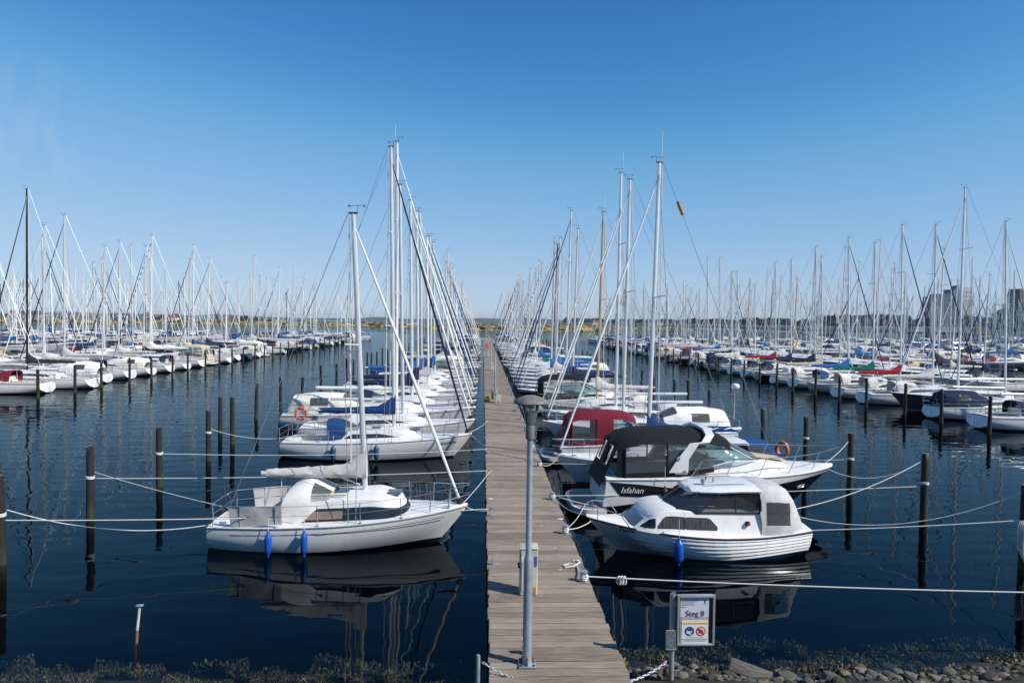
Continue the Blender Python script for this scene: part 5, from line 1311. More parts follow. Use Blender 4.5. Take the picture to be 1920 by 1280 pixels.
line(PILES['L'][0]+Vector((0,0,-.12)),LC[1],.10,'long berth rope from the first left pile to the pier',.016,n=24); line(PILES['L'][1],LC[2]+Vector((0,0,.02)),.08,'long berth rope from the second left pile to the pier',.014,n=24)
line(PILES['L'][0]+Vector((-7,-2,0)),PILES['L'][0],.2,'rope coming in from outside the frame to the first left pile',.016)
line(PILES['L'][2],LC[3],.15,'long berth rope from the third left pile to the pier',.014,n=24)
line(PILES['L'][3]+Vector((0,0,.2)),(-8.8,31.9,1.0),.25,'stern rope from the fourth left pile to the white sloop with blue hood')

# hand-set sailing boats of the two pier rows
def S_(L,mtop,hull='white',stripe=None,cover=None,genoa=None,mast='alu',hood=None,tent=None,kind='modern',**k):
    d=dict(L=L,kind=kind,hull=hull,stripe=stripe or hull,mast=mast,mtop=round(mtop*2)/2 if not k.pop('exact',0) else mtop,cover=cover,genoa=genoa,hood=hood,tent=tent); d.update(k); return d
CN=dict(white='white',cream='cream',navy='navy',black='black',darkgrey='dark-grey',red='red',blue='bright-blue',royal='royal-blue',green='green',grey='grey',lightgrey='pale-grey',sand='sand',burgundy='burgundy',teal='teal',midnight='black',charcoal='charcoal')
def describe(sp,place):
    h=CN[sp['hull']]
    if sp.get('tent'): f=f"{CN[sp['tent']]} cockpit tent"
    elif sp.get('cover'): f=f"{CN[sp['cover']]} boom cover"
    elif sp.get('hood'): f=f"{CN[sp['hood']]} sprayhood"
    elif sp.get('genoa'): f='furled headsail'
    else: f='bare boom'
    return f"{h} sailboat with {f}, {place}"
rs=random.Random(77)
def pick(opts):
    t=sum(w_ for _,w_ in opts); r=rs.random()*t
    for o,w_ in opts:
        r-=w_
        if r<=0: return o
    return opts[-1][0]
def rand_spec(lo=0,hi=5,far=False):
    L=[7.6,8.6,9.4,10.4,11.6,12.8][rs.randint(lo,hi)]
    kind=pick([('modern',.8),('classic',.2)]); hull=pick([('white',.56),('cream',.09),('navy',.14),('midnight',.09),('darkgrey',.06),('burgundy',.02),('teal',.03)])
    stripe=pick([(hull,.45),('navy',.2),('royal',.12),('burgundy',.12),('grey',.1)]) if hull in ('white','cream') else pick([(hull,.6),('white',.4)])
    cover=pick([(None,.13),('lightgrey',.22),('navy',.17),('blue',.10),('royal',.12),('cream',.12),('black',.04),('green',.03),('red',.02),('charcoal',.05)])
    genoa=pick([('white',.20),('lightgrey',.12),('navy',.17),('royal',.09),('blue',.06),('cream',.08),('white/navy',.035),('charcoal',.07),(None,.22)])
    hood=tent=None; q=rs.random()
    if q<.55: hood=pick([('navy',.3),('royal',.2),('lightgrey',.15),('cream',.15),('burgundy',.06),('charcoal',.1),('green',.02)])
    elif q<.75: tent=pick([('navy',.2),('royal',.1),('cream',.3),('sand',.2),('lightgrey',.2)])
    return S_(L,2.6+1.12*L+rs.uniform(-1.4,2.0),hull,stripe,cover,genoa,pick([('alu',.66),('white',.25),('black',.045),('wood',.045)]),hood,tent,kind,
              rail=pick([('lightgrey',.6),('wood',.15),('navy',.25)]),win=pick([(0,.6),(1,.4)]),boot=pick([('black',.4),('navy',.3),('burgundy',.2),('white',.1)]),anti=pick([('black',.5),('navy',.2),('burgundy',.3)]),
              rake=pick([(.2,.5),(.4,.5)]),frac=pick([(.97,.6),(.86,.4)]),ant=pick([(0,.6),(.9,.4)]),fat=pick([(1.0,.6),(1.25,.4)]),flag=pick([(0,.72),(1,.28)]),far=1)
FARPOOL=[rand_spec(1,5) for _ in range(34)]
CRU=[dict(L=8.6,B=2.9,upper='white',lower='white',canopy='navy',slot=1),dict(L=9.0,B=3.0,upper='white',lower='navy',canopy='black',arch=1,slot=1),dict(L=8.0,B=2.7,upper='white',lower='white',canopy='cream',slot=1),dict(L=8.2,B=2.8,upper='white',lower='white',canopy='royal',slot=1)]
def motor_desc(sp,place): return f"{'white and '+CN[sp['lower']] if sp['lower']!='white' else 'white'} motorboat with {CN[sp['canopy']]} canopy, {place}"
SEQ={}
def row(key,specs,y0,pitch,y1,place,group,xfun,rz,near_y=75,mid_y=110,motor=.10,xvis=None,jit=.55):
    y=y0; i=0
    while y<y1:
        i+=1; h=specs[i-1] if i-1<len(specs) else None
        if h=='skip' or (h is None and rs.random()<.06): y+=pitch; continue
        yy=y+(rs.uniform(-jit,jit) if h is None else 0); det=2 if yy<near_y else (1 if yy<mid_y else 0)
        if h is None: sp=(dict(rs.choice(CRU)) if rs.random()<motor else (rand_spec(1,4) if det else dict(rs.choice(FARPOOL))))
        else: sp=dict(h)
        flip=sp.pop('flip',0); L=sp['L']; x=xfun(L)+sp.pop('dx',0.0)+(rs.uniform(-.5,.3)*(1 if xfun(L)>0 else -1)*(-1 if key in ('L','R') else 1) if h is None else 0); a=rz+(math.pi if flip else 0)+rs.uniform(-.03,.03)
        if xvis and not xvis(x,yy,L): y+=pitch; continue
        if det<2 and 'hull' in sp: sp['far']=1
        if 'upper' in sp: cruiser(sp,(x,yy,0),a+ (math.pi if rs.random()<.5 and h is None else 0),motor_desc(sp,f'{nth(i)} {place}'),group.replace('sailboats','motorboats'),single=det==0)
        else:
            o=sailboat(sp,(x,yy,rs.uniform(-.03,.03)),a,sp.pop('label',None) or describe(sp,f'{nth(i)} {place}'),group,det,heel=rs.uniform(-.022,.022)); SEQ[(key,i)]=(o,sp,(x,yy,0),a)
        y+=pitch
LROW=[S_(9.0,14.6,'white','white','royal','navy','alu','royal',exact=1,boot='black',label='white sloop with blue boom cover, blue hood and bow lettering, left of the pier',dx=-.1),
      S_(9.4,13.6,'white','white',None,'white','alu',None,exact=1,ant=0,label='plain white sloop with orange lifebuoy, behind the blue-hooded sloop left of the pier'),
      S_(11.6,17.1,'white','burgundy',None,'white','white',None,'cream',exact=1,rail='white',ant=1.0,rake=.1,label='large white yacht with burgundy stripe and cream cockpit tent, left of the pier'),
      S_(10.4,14.4,'white','navy','navy','cream','alu','navy',exact=1,ant=.8),S_(10.4,14.3,'white','white','navy','white','alu','lightgrey',exact=1),
      S_(9.4,13.2,'white','navy','lightgrey','royal','white','navy'),S_(11.6,15.6,'white','white','blue','white','alu','royal'),S_(10.4,14.0,'white','white','navy','royal','alu',None,'royal'),S_(10.4,14.0,'navy','white','blue','white','alu','navy')]
row('L',LROW,32.5,4.25,165,"boat down the plank pier's left side".replace("boat down","boat along"),'sailboats along the plank pier left side',lambda L: XL-.55-L/2,0.0)
R3=S_(9.4,13.0,'white','white','royal','white','alu',None,None,exact=1,dx=.2,label='white sailboat with royal-blue boom cover and blue tent, behind the black cruiser',fat=.75,ant=1.3,boot='white')
RROW=[R3,
      dict(L=7.6,B=2.75,upper='white',lower='white',canopy='burgundy',zroof=2.38,slot=1,posts=(0,3),flip=1),
      S_(10.4,14.0,'white','white',None,'white','alu',None,'white',exact=1,rake=.1,ant=0,dx=.5),
      S_(10.4,15.3,'white','white',None,'white','alu','lightgrey',exact=1,ant=1.2,rake=.05,frac=.86,rail='wood',dx=.95),
      S_(9.4,13.75,'cream','cream','lightgrey','cream','wood','cream',kind='classic',exact=1,rail='wood',ant=1.0,teak=1,dx=.95),
      dict(L=8.4,B=2.9,upper='white',lower='white',canopy='black',slot=1,flip=1),
      S_(10.4,13.7,'navy','white','navy','cream','alu',None,exact=1,ant=1),S_(10.4,15.8,'white','white','royal','royal','alu',None,exact=1),S_(9.4,14.2,'white','navy','lightgrey','royal','alu','navy'),S_(9.4,13.0,'white','white','blue','white','alu','royal'),S_(10.4,14.5,'white','white','blue','cream','alu',None)]
row('R',RROW,27.5,4.25,165,"boat along the plank pier's right side",'sailboats along the plank pier right side',lambda L: XR+.30+L/2,math.pi)
LAROW=[S_(10.4,14.5,'white','navy','lightgrey','white','white','burgundy',rail='wood',win=1,boot='burgundy',anti='burgundy'),S_(10.4,17.6,'white','white','charcoal','charcoal','black',None,exact=1,dx=1.4),S_(10.4,15.0,'white','navy','lightgrey','white','alu',None,'white'),S_(11.6,16.6,'white','white','lightgrey','navy','alu','navy',exact=1),
       S_(9.4,13.8,'white','white',None,'cream','alu',None,'cream'),S_(10.4,15,'white','navy','lightgrey','navy','alu','royal'),S_(9.4,14.8,'white','white','black','navy','alu','navy'),S_(11.6,16.8,'white','navy','white','white/navy','white','lightgrey',exact=1),dict(L=8.6,B=2.9,upper='white',lower='white',canopy='sand',slot=1)]
vis=lambda x,y,L: -.74<x/y<.84
row('LA',LAROW,58.3,4.5,185,"boat along the left channel's far edge",'sailboats across the left channel',lambda L:-36.0-L/2,math.pi,mid_y=100)
row('LB',[],72,4.6,175,'boat in the row behind the left channel','sailboats in the second row at left',lambda L:-51.5-L/2,0.0,near_y=0,mid_y=0,xvis=vis,motor=.08)
RAROW=[S_(9.4,13.5,'white','burgundy',None,'white','alu','navy',None,rail='white',boot='burgundy',label='white sailboat with dark red stripe, nearest stern facing the right channel'),S_(9.4,14.0,'white','white',None,'white','alu',None,'navy',label='white sailboat with navy cockpit tent, second stern along the right channel'),
       S_(12.8,17.3,'darkgrey','darkgrey',None,'white','alu',None,exact=1,flip=1,boot='white',label='long dark grey yacht with its bow pointing at the right channel'),S_(10.4,15.0,'white','burgundy','lightgrey','charcoal','alu','lightgrey',boot='burgundy'),S_(10.4,15.6,'white','white','red','navy','alu','lightgrey',exact=1),
       S_(10.4,14.5,'white','white','green','white','alu','cream',kind='classic',rail='wood',win=1),S_(10.4,15.5,'white','navy','blue','royal','alu','royal'),S_(9.4,14,'white','navy','sand','white','alu','cream'),S_(11.6,15.5,'midnight','white','navy','white','alu',None),S_(10.4,14.5,'white','white','navy','cream','alu','navy'),S_(10.4,14.5,'white','burgundy','red','white','alu','navy',tent=None)]
row('RA',RAROW,42.6,4.4,185,"boat along the right channel's far edge",'sailboats across the right channel',lambda L:31.7+L/2,0.0,mid_y=100)
row('RB',[],64,4.5,190,'boat in the row behind the right channel','sailboats in the second row at right',lambda L:48.2+L/2,math.pi,near_y=0,mid_y=0,xvis=vis)
row('RC',[],92,4.8,190,'boat in the third row at right','sailboats in the third row at right',lambda L:78+L/2,0.0,near_y=0,mid_y=0,xvis=vis,motor=.12)
pier(0,-48.6,-46.6,44,205,'wooden pier of the next berth row beyond the left channel',fine=False)
pier(0,44.8,46.8,44,205,'wooden pier of the next berth row beyond the right channel',fine=False)

# the crowd of boats far beyond those rows
def tiny_boat(mb,x,y,L,a,hm,cv,mtop,hullc):
    B=.3*L; c,s_=math.cos(a),math.sin(a); T=lambda p:(x+p[0]*c-p[1]*s_, y+p[0]*s_+p[1]*c, p[2])
    ring=lambda z,k: [T((-L/2*k,-B*.36*k,z)),T((0,-B/2*k,z)),T((L*.3*k,-B*.33*k,z)),T((L/2*k,0,z+.2*(z>.5))),T((L*.3*k,B*.33*k,z)),T((0,B/2*k,z)),T((-L/2*k,B*.36*k,z))]
    mb.grid([ring(-.1,.86),ring(1.0,1.0)],gel(hullc),closed=True); mb.poly(ring(1.0,1.0),DECK)
    mb.grid([[T((-.22*L,-B*.3,1.0)),T((.25*L,-B*.2,1.0))],[T((-.2*L,-B*.24,1.45)),T((.18*L,-B*.12,1.3))],[T((-.2*L,B*.24,1.45)),T((.18*L,B*.12,1.3))],[T((-.22*L,B*.3,1.0)),T((.25*L,B*.2,1.0))]],lambda i,j: gel('white') if i==1 else GLASSD)
    if mtop:
        mb.tube([T((.09*L,0,1.2)),T((.05*L,0,mtop))],.10,hm,n=4,caps=False); mb.tube([T((L/2-.2,0,1.2)),T((.06*L,0,mtop*.95))],rs.choice([.03,.07,.07]),canvas(rs.choice(['white','navy','white','cream','royal'])),n=4,caps=False)
        if cv: mb.tube([T((.08*L,0,2.3)),T((-.1*L,0,2.15)),T((-.3*L,0,2.1))],[.28,.2,.12],canvas(cv),n=5)
        mb.tube([T((.05*L,0,mtop)),T((-L/2,0,1.2))],.02,WIRE,n=3,caps=False)
        z=mtop*.55; mb.tube([T((.06*L,-1.1,z)),T((.06*L,1.1,z))],.03,ALU,n=3)
    if rs.random()<.6: mb.grid([[T((-.36*L,q*B*.28,1.0+.9*math.sqrt(max(0,1-q*q)))) for q in (-1,-.6,0,.6,1)],[T((-.2*L,q*B*.28,1.1+1.0*math.sqrt(max(0,1-q*q)))) for q in (-1,-.6,0,.6,1)]],canvas(rs.choice(['navy','royal','cream','lightgrey','white'])))
mb=MB(); n=0
def crowd(xs_,y0,y1,st):
    global n
    for x in xs_:
        y=y0
        while y<y1:
            if -.76<x/y<.84:
                L=rs.uniform(8,12); tiny_boat(mb,x+rs.uniform(-.8,.8),y,L,rs.choice([0,math.pi]),rs.choice([ALU,ALU,MWHITE,MWHITE,MBLACK if rs.random()<.2 else ALU]),rs.choice(['navy','royal','blue','cream','lightgrey','white',None]),3+1.1*L+rs.uniform(-1,1.5) if rs.random()<.85 else 0,rs.choice(['white']*6+['navy','cream'])); n+=1
            y+=st
crowd([90,118,132,160,174,202,216],108,245,4.6); crowd([-84,-98,-112,-126,-140],112,215,4.6); crowd([-41,-55],188,225,4.6); crowd([-6,7.5],167,225,4.6); crowd([39,54],188,225,5); crowd([235,250,278,292],225,330,5)
tag(mb.build('distant_boats',sharp=30),kind='stuff')

# lettering, fenders, buoys and ropes on the first boats
o,sp,lc,a=SEQ[('L',1)]; H=geo(sp['L'],sp['kind']).H; hullo=[c for c in o.children if c.name.startswith('hull')][0]
for sd in (-1,1):
    mb=MB()
    def fn(u,v,sd=sd):
        x=3.35+(u if sd==-1 else -u); t=H.t_of(x); z=H.sh(t)-.30+v; return H.pt(max(0,min(1,(x-H.x(0,z))/(H.x(1,z)-H.x(0,z)))),z,sd,.012)
    text_on(mb,'LUTATSCH',.17,fn,gel('royal'),shear=.3,bold=.003); mb.build('name_lettering',hullo)
bpy.context.view_layer.update()
for x,lab in ((-1.7,'slate-blue fender under the blue hood of the lettered white sloop'),(.25,'slate-blue fender amidships on the lettered white sloop')):
    w_=loc_on(o,hullpt(H,x,.30,-1,.16)); fender((w_.x,w_.y,w_.z-.42),TEALF,lab,.62,.12,.5)
line(loc_on(o,(4.4,0,1.2)),LC[3]+Vector((0,.2,0)),.1,'bow rope from the lettered sloop to the pier'); line(loc_on(o,(4.4,.1,1.2)),LC[5],.08,'second bow rope from the lettered sloop to the pier')
o2=SEQ[('L',2)][0]; lifebuoy(loc_on(o2,(-4.35,-.8,1.55)),R(80),ORANGE,'orange lifebuoy on the stern rail of the plain white sloop left of the pier')
MBo=MB()
o,sp,lc,a=SEQ[('R',1)]; H=geo(sp['L'],sp['kind']).H; hullo=[c for c in o.children if c.name.startswith('hull')][0]
for sd in (-1,1):
    mb=MB()
    def fn(u,v,sd=sd):
        x=3.55+(u if sd==-1 else -u); t=H.t_of(x); z=H.sh(t)-.22+v; return H.pt(max(0,min(1,(x-H.x(0,z))/(H.x(1,z)-H.x(0,z)))),z,sd,.012)
    text_on(mb,'20561-A',.18,fn,gel('midnight')); mb.build('number_lettering',hullo)
bpy.context.view_layer.update()
lifebuoy(loc_on(o,(-4.45,.7,1.5)),R(20),ORANGE,'orange lifebuoy on the stern rail of the blue-tented sailboat',True)
def reflector(p,q,t,label,rootn):
    p,q=Vector(p),Vector(q); c=p.lerp(q,t); d=(q-p).normalized(); r_=MB().tube([c-d*.31,c-d*.27,c+d*.27,c+d*.31],[.03,.07,.07,.03],pm('orange_brown_canvas',(.42,.17,.03),.8,var=.2),n=8); x=r_.build('radar_reflector',rootn)
Lb=sp['L']; g3=geo(Lb,sp['kind']); zr3=g3.T.roof_z(-.2*Lb)
MB().grid([[(x,y,zr3+.52-dz-.10*(y/1.05)**2) for y in (-1.05,-.9,-.5,0,.5,.9,1.05)] for x,dz in ((-.13*Lb,.10),(-.16*Lb,.03),(-.24*Lb,0),(-.315*Lb,.02))],gel('white'),flip=True).grid([[(x,y,zr3+.52-dz-.10*(y/1.05)**2-.05) for y in (-1.05,-.9,-.5,0,.5,.9,1.05)] for x,dz in ((-.13*Lb,.10),(-.16*Lb,.03),(-.24*Lb,0),(-.315*Lb,.02))],gel('white')).build('hard_top',o)
for sd_ in (1,-1): MB().add([(-.12*Lb,sd_*.98,zr3-.1),(-.31*Lb,sd_*1.02,zr3-.3),(-.31*Lb,sd_*1.0,zr3+.36),(-.155*Lb,sd_*.98,zr3+.34)],[(0,1,2,3)],GLASSD).build('side_window',o)
zd3=g3.H.deck(-.3*Lb,0,0); tr3=[arch(-.465*Lb,.95,zd3-.05,.5),arch(-.44*Lb,1.08,zd3,zr3+.18-zd3),arch(-.41*Lb,1.12,zd3,zr3+.45-zd3),arch(-.31*Lb,1.12,zd3,zr3+.52-zd3)]
tn3=MB().grid(tr3,lambda i,j: None if i==2 and j in (1,2,9,10) else canvas('royal'),flip=True,cap0=True).build('cockpit_tent',o); [pc_.build('tent_window',tn3) for pc_ in islands(MB().grid(tr3,lambda i,j: VINYL if i==2 and j in (1,2,9,10) else None))]; xt=g3.xm-sp.get('rake',.25)
reflector((xt-.15,0,sp['mtop']),(-Lb/2+.25,0,1.0),.15,'',o)
line(loc_on(o,(4.5,.2,1.2)),RC[3],.25,'slack bow rope from the blue-tented sailboat to the pier',.016); line(loc_on(o,(4.5,-.2,1.2)),RC[4],.1,'upper bow rope from the blue-tented sailboat to the pier')
o5=SEQ[('R',3)][0]
MB().tube([(-4.9,.5,.8),(-4.9,.5,3.1)],.03,STEEL,n=6).lathe([(.0,3.1),(.18,3.12),(.22,3.2),(.22,3.28),(.16,3.36),(0,3.4)],(-4.9,.5,0),gel('white'),n=14).build('radar_pole',o5)
# the clinker motorboat at front right
FP,FH,FT=flora_parts(); FLOC=(at(1301,985,Y=19.3).x,19.35,.0)
fr_=thing('motorboat','small white clinker-built cabin motorboat lettered Flora, front right by the pier','motorboat',FLOC,R(180+3.0),'motorboats right of the plank pier'); fm=assemble(fr_,FP)
bpy.context.view_layer.update()
w_=loc_on(fr_,hullpt(FH,.85,.25,1,.16)); fender((w_.x,w_.y,w_.z-.45),BLUEF,'plump blue fender hanging on the side of the clinker motorboat',.60,.13,.55)
# the black and white cruiser
ISF=dict(zroof=2.90,L=9.35,B=3.05,upper='white',lower='black',canopy='black',arch=1,name='Isfahan',port=1,pad=1,posts=(0,),front_vinyl=1,sheer=(1.55,1.42,1.36),bound=((0,.50),(.22,.68),(.45,1.08),(1,1.34)))
ILOC=((at(1065,935,Y=22.8).x+at(1572,898,Y=23.0).x)/2,23.3,0)
isf=cruiser(ISF,ILOC,R(1.0),'black and white sports cruiser lettered Isfahan with black canopy, right of the pier','motorboats right of the plank pier')
bpy.context.view_layer.update()
w_=loc_on(isf,(-1.75,-1.62,.55)); fender((w_.x,w_.y,w_.z),RUBBER,'black fender hanging on the black and white cruiser',.62,.12,.7)
line(loc_on(isf,(-4.2,-.9,.5)),RC[1],.12,'stern rope from the black and white cruiser to the second right bollard'); line(loc_on(isf,(-3.9,-1.2,.5)),RC[2]+Vector((0,0,.05)),.05,'stern rope from the black and white cruiser to the third right bollard'); line(loc_on(isf,(4.4,-.2,1.5)),PILES['R'][1]+Vector((-.1,0,.75)),.45,'slack bow rope from the black and white cruiser to the second right pile'); line(loc_on(isf,(4.4,.3,1.5)),PILES['R'][2]+Vector((-.1,0,.7)),.1,'bow rope from the black and white cruiser to the third right pile')
line(loc_on(fr_,(3.1,.4,.95)),RC[1]+Vector((.05,0,0)),.06,'near bow rope from the clinker motorboat to the second right bollard',.017); line(loc_on(fr_,(3.2,-.3,.95)),RC[2],.12,'far bow rope from the clinker motorboat to the third right bollard'); line(loc_on(fr_,(-3.1,.9,.75)),PILES['R'][0]+Vector((-.1,0,.05)),.03,'stern rope from the clinker motorboat to the first right pile',.016); line(loc_on(fr_,(-3.2,-.4,.8)),PILES['R'][0]+Vector((-.1,0,.8)),.55,'slack stern rope from the clinker motorboat to the first right pile',.016,n=24)
line(loc_on(fr_,(-3.0,-.8,.8)),PILES['R'][1]+Vector((-.1,0,.75)),.25,'slack stern rope from the clinker motorboat to the second right pile',.016)
line(RC[2],PILES['R'][1]+Vector((0,0,-.1)),.06,'long berth rope from the third right bollard to the second right pile',.014,n=24)
e=at(1925,1110,Y=14.4); line(RC[0],e,.04,'long white berth rope running from the nearest bollard out of the frame',.018,n=24)
line(RC[3],PILES['R'][2],.1,'long berth rope from the fourth right bollard to the third right pile',.013,n=24)
# knot on the near rope and rope coil on the first right pile
p=RC[0].lerp(e,.085); mb=MB()
for k in range(3): mb.tube([p+Vector((.09*math.cos(a)*.5+.06*k-.06,.03*math.sin(a*2),-.06+.09*math.sin(a))) for a in [2*math.pi*i/12 for i in range(13)]],.016,ROPE,n=5)
tag(mb.build('rope_knot'),'knotted loop in the long white rope nearest the shore','knot')
p=PILES['R'][0]; mb=MB()
for k in range(5): mb.tube([p+Vector((-.22+.03*k+.09*math.sin(a),-.16-.02*k,-.35+(.42+.03*k)*math.cos(a)-.05*k)) for a in [2*math.pi*i/16 for i in range(17)]],.014,ROPE,n=5)
tag(mb.build('rope_coil'),'coil of white rope hung on the first pile right of the pier','rope')

# ------------------------------------------------------------------ far shore
REED=pm('reed_bed',(.36,.28,.11),.95,var=.45,vscale=.05); MARSH=pm('marsh_ground',(.16,.15,.055),.95,var=.4,vscale=.03); GREENS=[pm('foliage_dark',(.022,.034,.015),.9,var=.4,vscale=.3),pm('foliage_mid',(.05,.07,.028),.9,var=.4,vscale=.3)]
def strip_land(name,pts_front,depth,z,m):
    f=[(p.x,p.y,z) for p in pts_front]; b=[(p.x*(1+depth/p.y),p.y+depth,z) for p in pts_front]; e=[(p.x,p.y-6,-.5) for p in pts_front]
    return tag(MB().grid([e,f,b],m,flip=True).build(name,sharp=0),kind='structure')
fl=[Vector((x,y,0)) for x,y in ((-900,520),(-420,545),(-260,560),(-150,590),(-90,600),(-70,560),(-20,470),(10,440),(60,455),(88,520))]
strip_land('marsh',fl,700,.6,MARSH)
fr2=[Vector((x,y,0)) for x,y in ((85,600),(110,596),(150,600),(185,608))]
strip_land('reed_spit',fr2,40,.5,MARSH)
mb=MB(); rr=random.Random(9)
for P_,dep,cnt in ((fl,420,5200),(fr2,30,350)):
    for _ in range(cnt):
        i=rr.randrange(len(P_)-1); q=P_[i].lerp(P_[i+1],rr.random()); d=dep*rr.random()**1.6; k=1+d/q.y; c=Vector((q.x*k,q.y+d,.5)); w_=rr.uniform(2,7); h=rr.uniform(.9,1.9)+(.6 if d>120 and rr.random()<.3 else 0)
        m=REED if rr.random()<.72 else GREENS[1]
        mb.add([c+Vector((-w_,rr.uniform(-2,2),-.6)),c+Vector((w_,rr.uniform(-2,2),-.6)),c+Vector((w_*.8,1,h)),c+Vector((0,0,h*1.1)),c+Vector((-w_*.8,1,h))],[(0,1,2,3,4)],m)
tag(mb.build('reeds',sharp=0),kind='stuff')
def leafmass(mb,c,rx,ry,rz,n,s,rr):
    for _ in range(n):
        d=Vector((rr.gauss(0,1),rr.gauss(0,1),rr.gauss(0,1))).normalized()*rr.uniform(.55,1.0); p=c+Vector((d.x*rx,d.y*ry,abs(d.z)*rz if d.z<-.3 else d.z*rz)); u=Vector((rr.uniform(-1,1),rr.uniform(-1,1),rr.uniform(-1,1))).normalized()*s; v=u.cross(Vector((rr.uniform(-1,1),rr.uniform(-1,1),rr.uniform(-1,1)))).normalized()*s
        mb.add([p-u-v*.4,p+u*.6-v,p+u+v*.5,p-u*.4+v],[(0,1,2,3)],GREENS[0] if rr.random()<.65 else GREENS[1])
rr=random.Random(15)
for i,(px,Y,r,h) in enumerate([(305,800,6,7),(292,840,5,4),(345,820,7,3.5),(250,830,6,3),(224,860,7,3.5),(450,800,6,6),(462,820,8,7),(420,830,6,3),(500,840,8,3.5),(120,840,9,3),(560,860,10,3.5),(480,830,6,5),(20,860,9,6)]):
    p=at(px,594,Y=Y); mb=MB().tube([(0,0,0),(.2,0,h*.6)],[.35,.15],pm('bark',(.06,.045,.03),.9),n=6); leafmass(mb,Vector((0,0,h*.55)),r,r*.7,h*.5,150,1.0,rr); o=mb.build('marsh_tree'); o.location=(p.x,Y,.6); tag(o,f'round dark bush on the far marsh, {nth(i+1)} of the scattered bushes','tree','bushes on the marsh')
WALLS=dict(white=pm('house_white',(.62,.61,.58),.8),yellow=pm('house_yellow',(.45,.33,.12),.8),brick=pm('house_brick',(.20,.09,.06),.9),grey=pm('house_grey',(.28,.28,.28),.8)); ROOFD=pm('roof_dark',(.07,.055,.05),.9); ROOFR=pm('roof_red',(.20,.07,.045),.9)
def house(px,py,Y,wd,h,roofh,wall,roof,label,dep=9,flat=False):
    p=at(px,py,Y=Y); root=thing('house',label,'house',(p.x,Y,.4))
    MB().box((0,0,h/2),(wd,dep,h),WALLS[wall],ch=.02).build('wall',root)
    if flat: MB().box((0,0,h+.25),(wd+.5,dep+.5,.5),roof,ch=.05).build('roof',root)
    else:
        a,b=wd/2+.4,dep/2+.4; MB().add([(-a,-b,h),(a,-b,h),(a,b,h),(-a,b,h),(-a*.98,0,h+roofh),(a*.98,0,h+roofh)],[(0,1,5,4),(2,3,4,5),(1,2,5),(3,0,4),(3,2,1,0)],roof).build('roof',root)
    for k in range(max(2,int(wd/4))): MB().box((-wd/2+wd*(k+.5)/max(2,int(wd/4)),-dep/2-.03,h*.55),(1.2,.08,1.3),GLASSD,ch=.01).build('window',root)
    return root
house(277,591,800,10,5.5,5,'brick',ROOFD,'dark-roofed brick house on the marsh at far left'); house(328,593,790,8,5,4.5,'white',ROOFR,'small white house on the marsh beside the dark bush'); house(50,590,780,34,6.5,4,'grey',ROOFD,'long grey building on the marsh at the far left edge'); house(439,595,800,7,4,3,'yellow',ROOFR,'small yellow house on the marsh behind the left boats')
# far land on the horizon and the woods at right
HILL=pm('far_hills',(.05,.065,.035),.95,var=.3,vscale=.004)
rows=[]; xs=[-6500+130*i for i in range(101)]; rr=random.Random(3)
hh=lambda x: 20+9*math.sin(x*.0017+1)+7*math.sin(x*.0046)+5*math.sin(x*.013+2)+3*math.sin(x*.04)
rows=[[(x,6300,-1) for x in xs],[(x,6320+40*math.sin(x*.01),max(4,hh(x))*.6) for x in xs],[(x,6500,max(5,hh(x))) for x in xs],[(x,7500,max(5,hh(x))*.7) for x in xs]]
tag(MB().grid(rows,HILL,flip=True).build('hills',sharp=0),kind='structure')
mb=MB(); rr=random.Random(31)
woods=[(1060,1300,1700,13,17),(1290,1420,1300,12,16),(1400,1560,1050,12,17),(1540,1700,720,15,20),(1690,1760,760,13,17),(1800,1860,820,16,22),(1850,1930,600,11,16),(1880,2050,800,28,34)]
for x0,x1,Y,h0,h1 in woods:
    px=x0
    while px<x1:
        h=rr.uniform(h0,h1)*.95; p=at(px,610,Y=Y+rr.uniform(-20,30)); leafmass(mb,Vector((p.x,p.y,h*.52+.8)),h*.55,h*.4,h*.55,130,h*.10,rr); px+=rr.uniform(.35,.6)*h*1280/Y
tag(mb.build('distant_woods',sharp=0),kind='stuff')
tag(MB().grid([[(p.x,p.y-8,-.4) for p in pp],[(p.x,p.y,1.0) for p in pp],[(p.x*3,p.y*3,1.5) for p in pp]],GREENS[0],flip=True).build('far_bank',sharp=0),kind='structure') if (pp:=[at(x,612,Y=y) for x,y in ((1040,1680),(1180,1650),(1290,1330),(1400,1080),(1540,760),(1700,700),(1850,580),(2100,560))]) else None
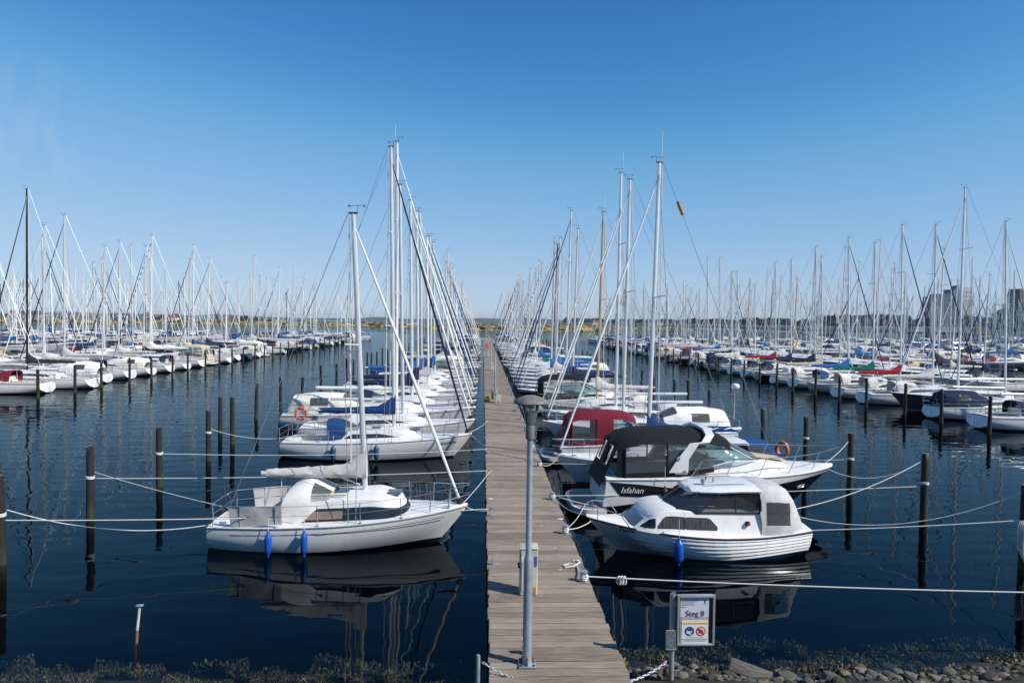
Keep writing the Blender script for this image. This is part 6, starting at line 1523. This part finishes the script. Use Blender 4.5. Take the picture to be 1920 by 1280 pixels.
def silo(px0,px1,pytop,Y,wallm,label,blocks=(),dots=False):
    a,b,t=at(px0,610,Y=Y),at(px1,610,Y=Y),at((px0+px1)/2,pytop,Y=Y); root=thing('grain_silo',label,'silo',((a.x+b.x)/2,Y,0)); wd=b.x-a.x
    MB().box((0,0,t.z/2),(wd,16,t.z),wallm,ch=.3).build('tower',root)
    for q0,q1,qt,m in blocks:
        a2,b2,t2=at(q0,610,Y=Y),at(q1,610,Y=Y),at((q0+q1)/2,qt,Y=Y); MB().box(((a2.x+b2.x)/2-(a.x+b.x)/2,1.5,t2.z/2),(b2.x-a2.x,15,t2.z),m,ch=.3).build('block',root)
    if dots:
        for r_ in range(2):
            for c_ in range(3): MB().box((-wd*.32+wd*.32*c_,-8.06,t.z-4-r_*5.5),(1.5,.12,1.5),GLASSD,ch=.01).build('window',root)
        mb=MB(); text_on(mb,'LVT',5.0,lambda u,v:(u*1.25,-8.1,t.z-16+v),pm('silo_lettering',(.34,.32,.28),.8)); mb.add([(-1,-8.1,t.z*.28),(4.6,-8.1,t.z*.28),(1.8,-8.1,t.z*.28+6)],[(0,1,2)],pm('silo_red',(.35,.06,.05),.8)); mb.build('lettering',root)
        mb=MB()
        for k in range(7): mb.tube([(-wd*.4+wd*.13*k,-6,t.z),(-wd*.4+wd*.13*k,-6,t.z+rr.uniform(1.5,4))],.3,DARKM,n=4)
        mb.box((-wd*.55,0,t.z+2.5),(5,8,6),pm('silo_dark',(.10,.14,.18),.8)); mb.build('roof_equipment',root)
    return root
SW=pm('silo_pale',(.50,.50,.48),.8,var=.06,vscale=.2); SD=pm('silo_slate',(.09,.125,.17),.8,var=.15,vscale=.2); SG=pm('silo_concrete',(.13,.13,.13),.85,var=.2,vscale=.2)
silo(1791,1814,543,900,SW,'tall pale grain silo with lettering and a slate-blue block, far right',[(1745,1774,551,SD),(1774.5,1790.5,543,SD),(1736,1744.5,556,SD)],True)
silo(1900,1940,542,820,SG,'dark concrete silo block at the right edge of the view',[(1925,1960,556,SG)])
house(1719,603,740,15,6,1,'white',ROOFD,'white flat-roofed harbour hall left of the grain silo',flat=True); house(1775,606,720,46,6.5,1,'grey',ROOFD,'long grey harbour shed below the grain silo',flat=True); house(1838,614,560,13,5,1,'brick',ROOFD,'red-brick harbour building right of the grain silo',flat=True); house(1842,590,900,6,17,1,'white',ROOFD,'narrow white tower among the trees right of the grain silo',flat=True)
house(1120,606,1500,22,6,4,'white',ROOFR,'pale house on the far shore beyond the reed spit'); house(1230,606,1500,30,7,4,'white',ROOFD,'long pale house on the far shore right of the reed spit')

# ------------------------------------------------------------------ haze over the water
hz=bpy.data.materials.new('haze_air'); hz.use_nodes=True; n=hz.node_tree.nodes; n.remove(n['Principled BSDF']); pv=n.new('ShaderNodeVolumePrincipled')
pv.inputs['Color'].default_value=(.80,.88,1.0,1); pv.inputs['Density'].default_value=.00006; pv.inputs['Anisotropy'].default_value=.1
hz.node_tree.links.new(pv.outputs[0],n['Material Output'].inputs['Volume'])
tag(MB().add([(x,y,z) for z in (-7.5,75) for x,y in ((-9600,-80),(9600,-80),(9600,12600),(-9600,12600))],[(3,2,1,0),(4,5,6,7),(0,1,5,4),(1,2,6,5),(2,3,7,6),(3,0,4,7)],hz).build('haze',sharp=0),kind='stuff')
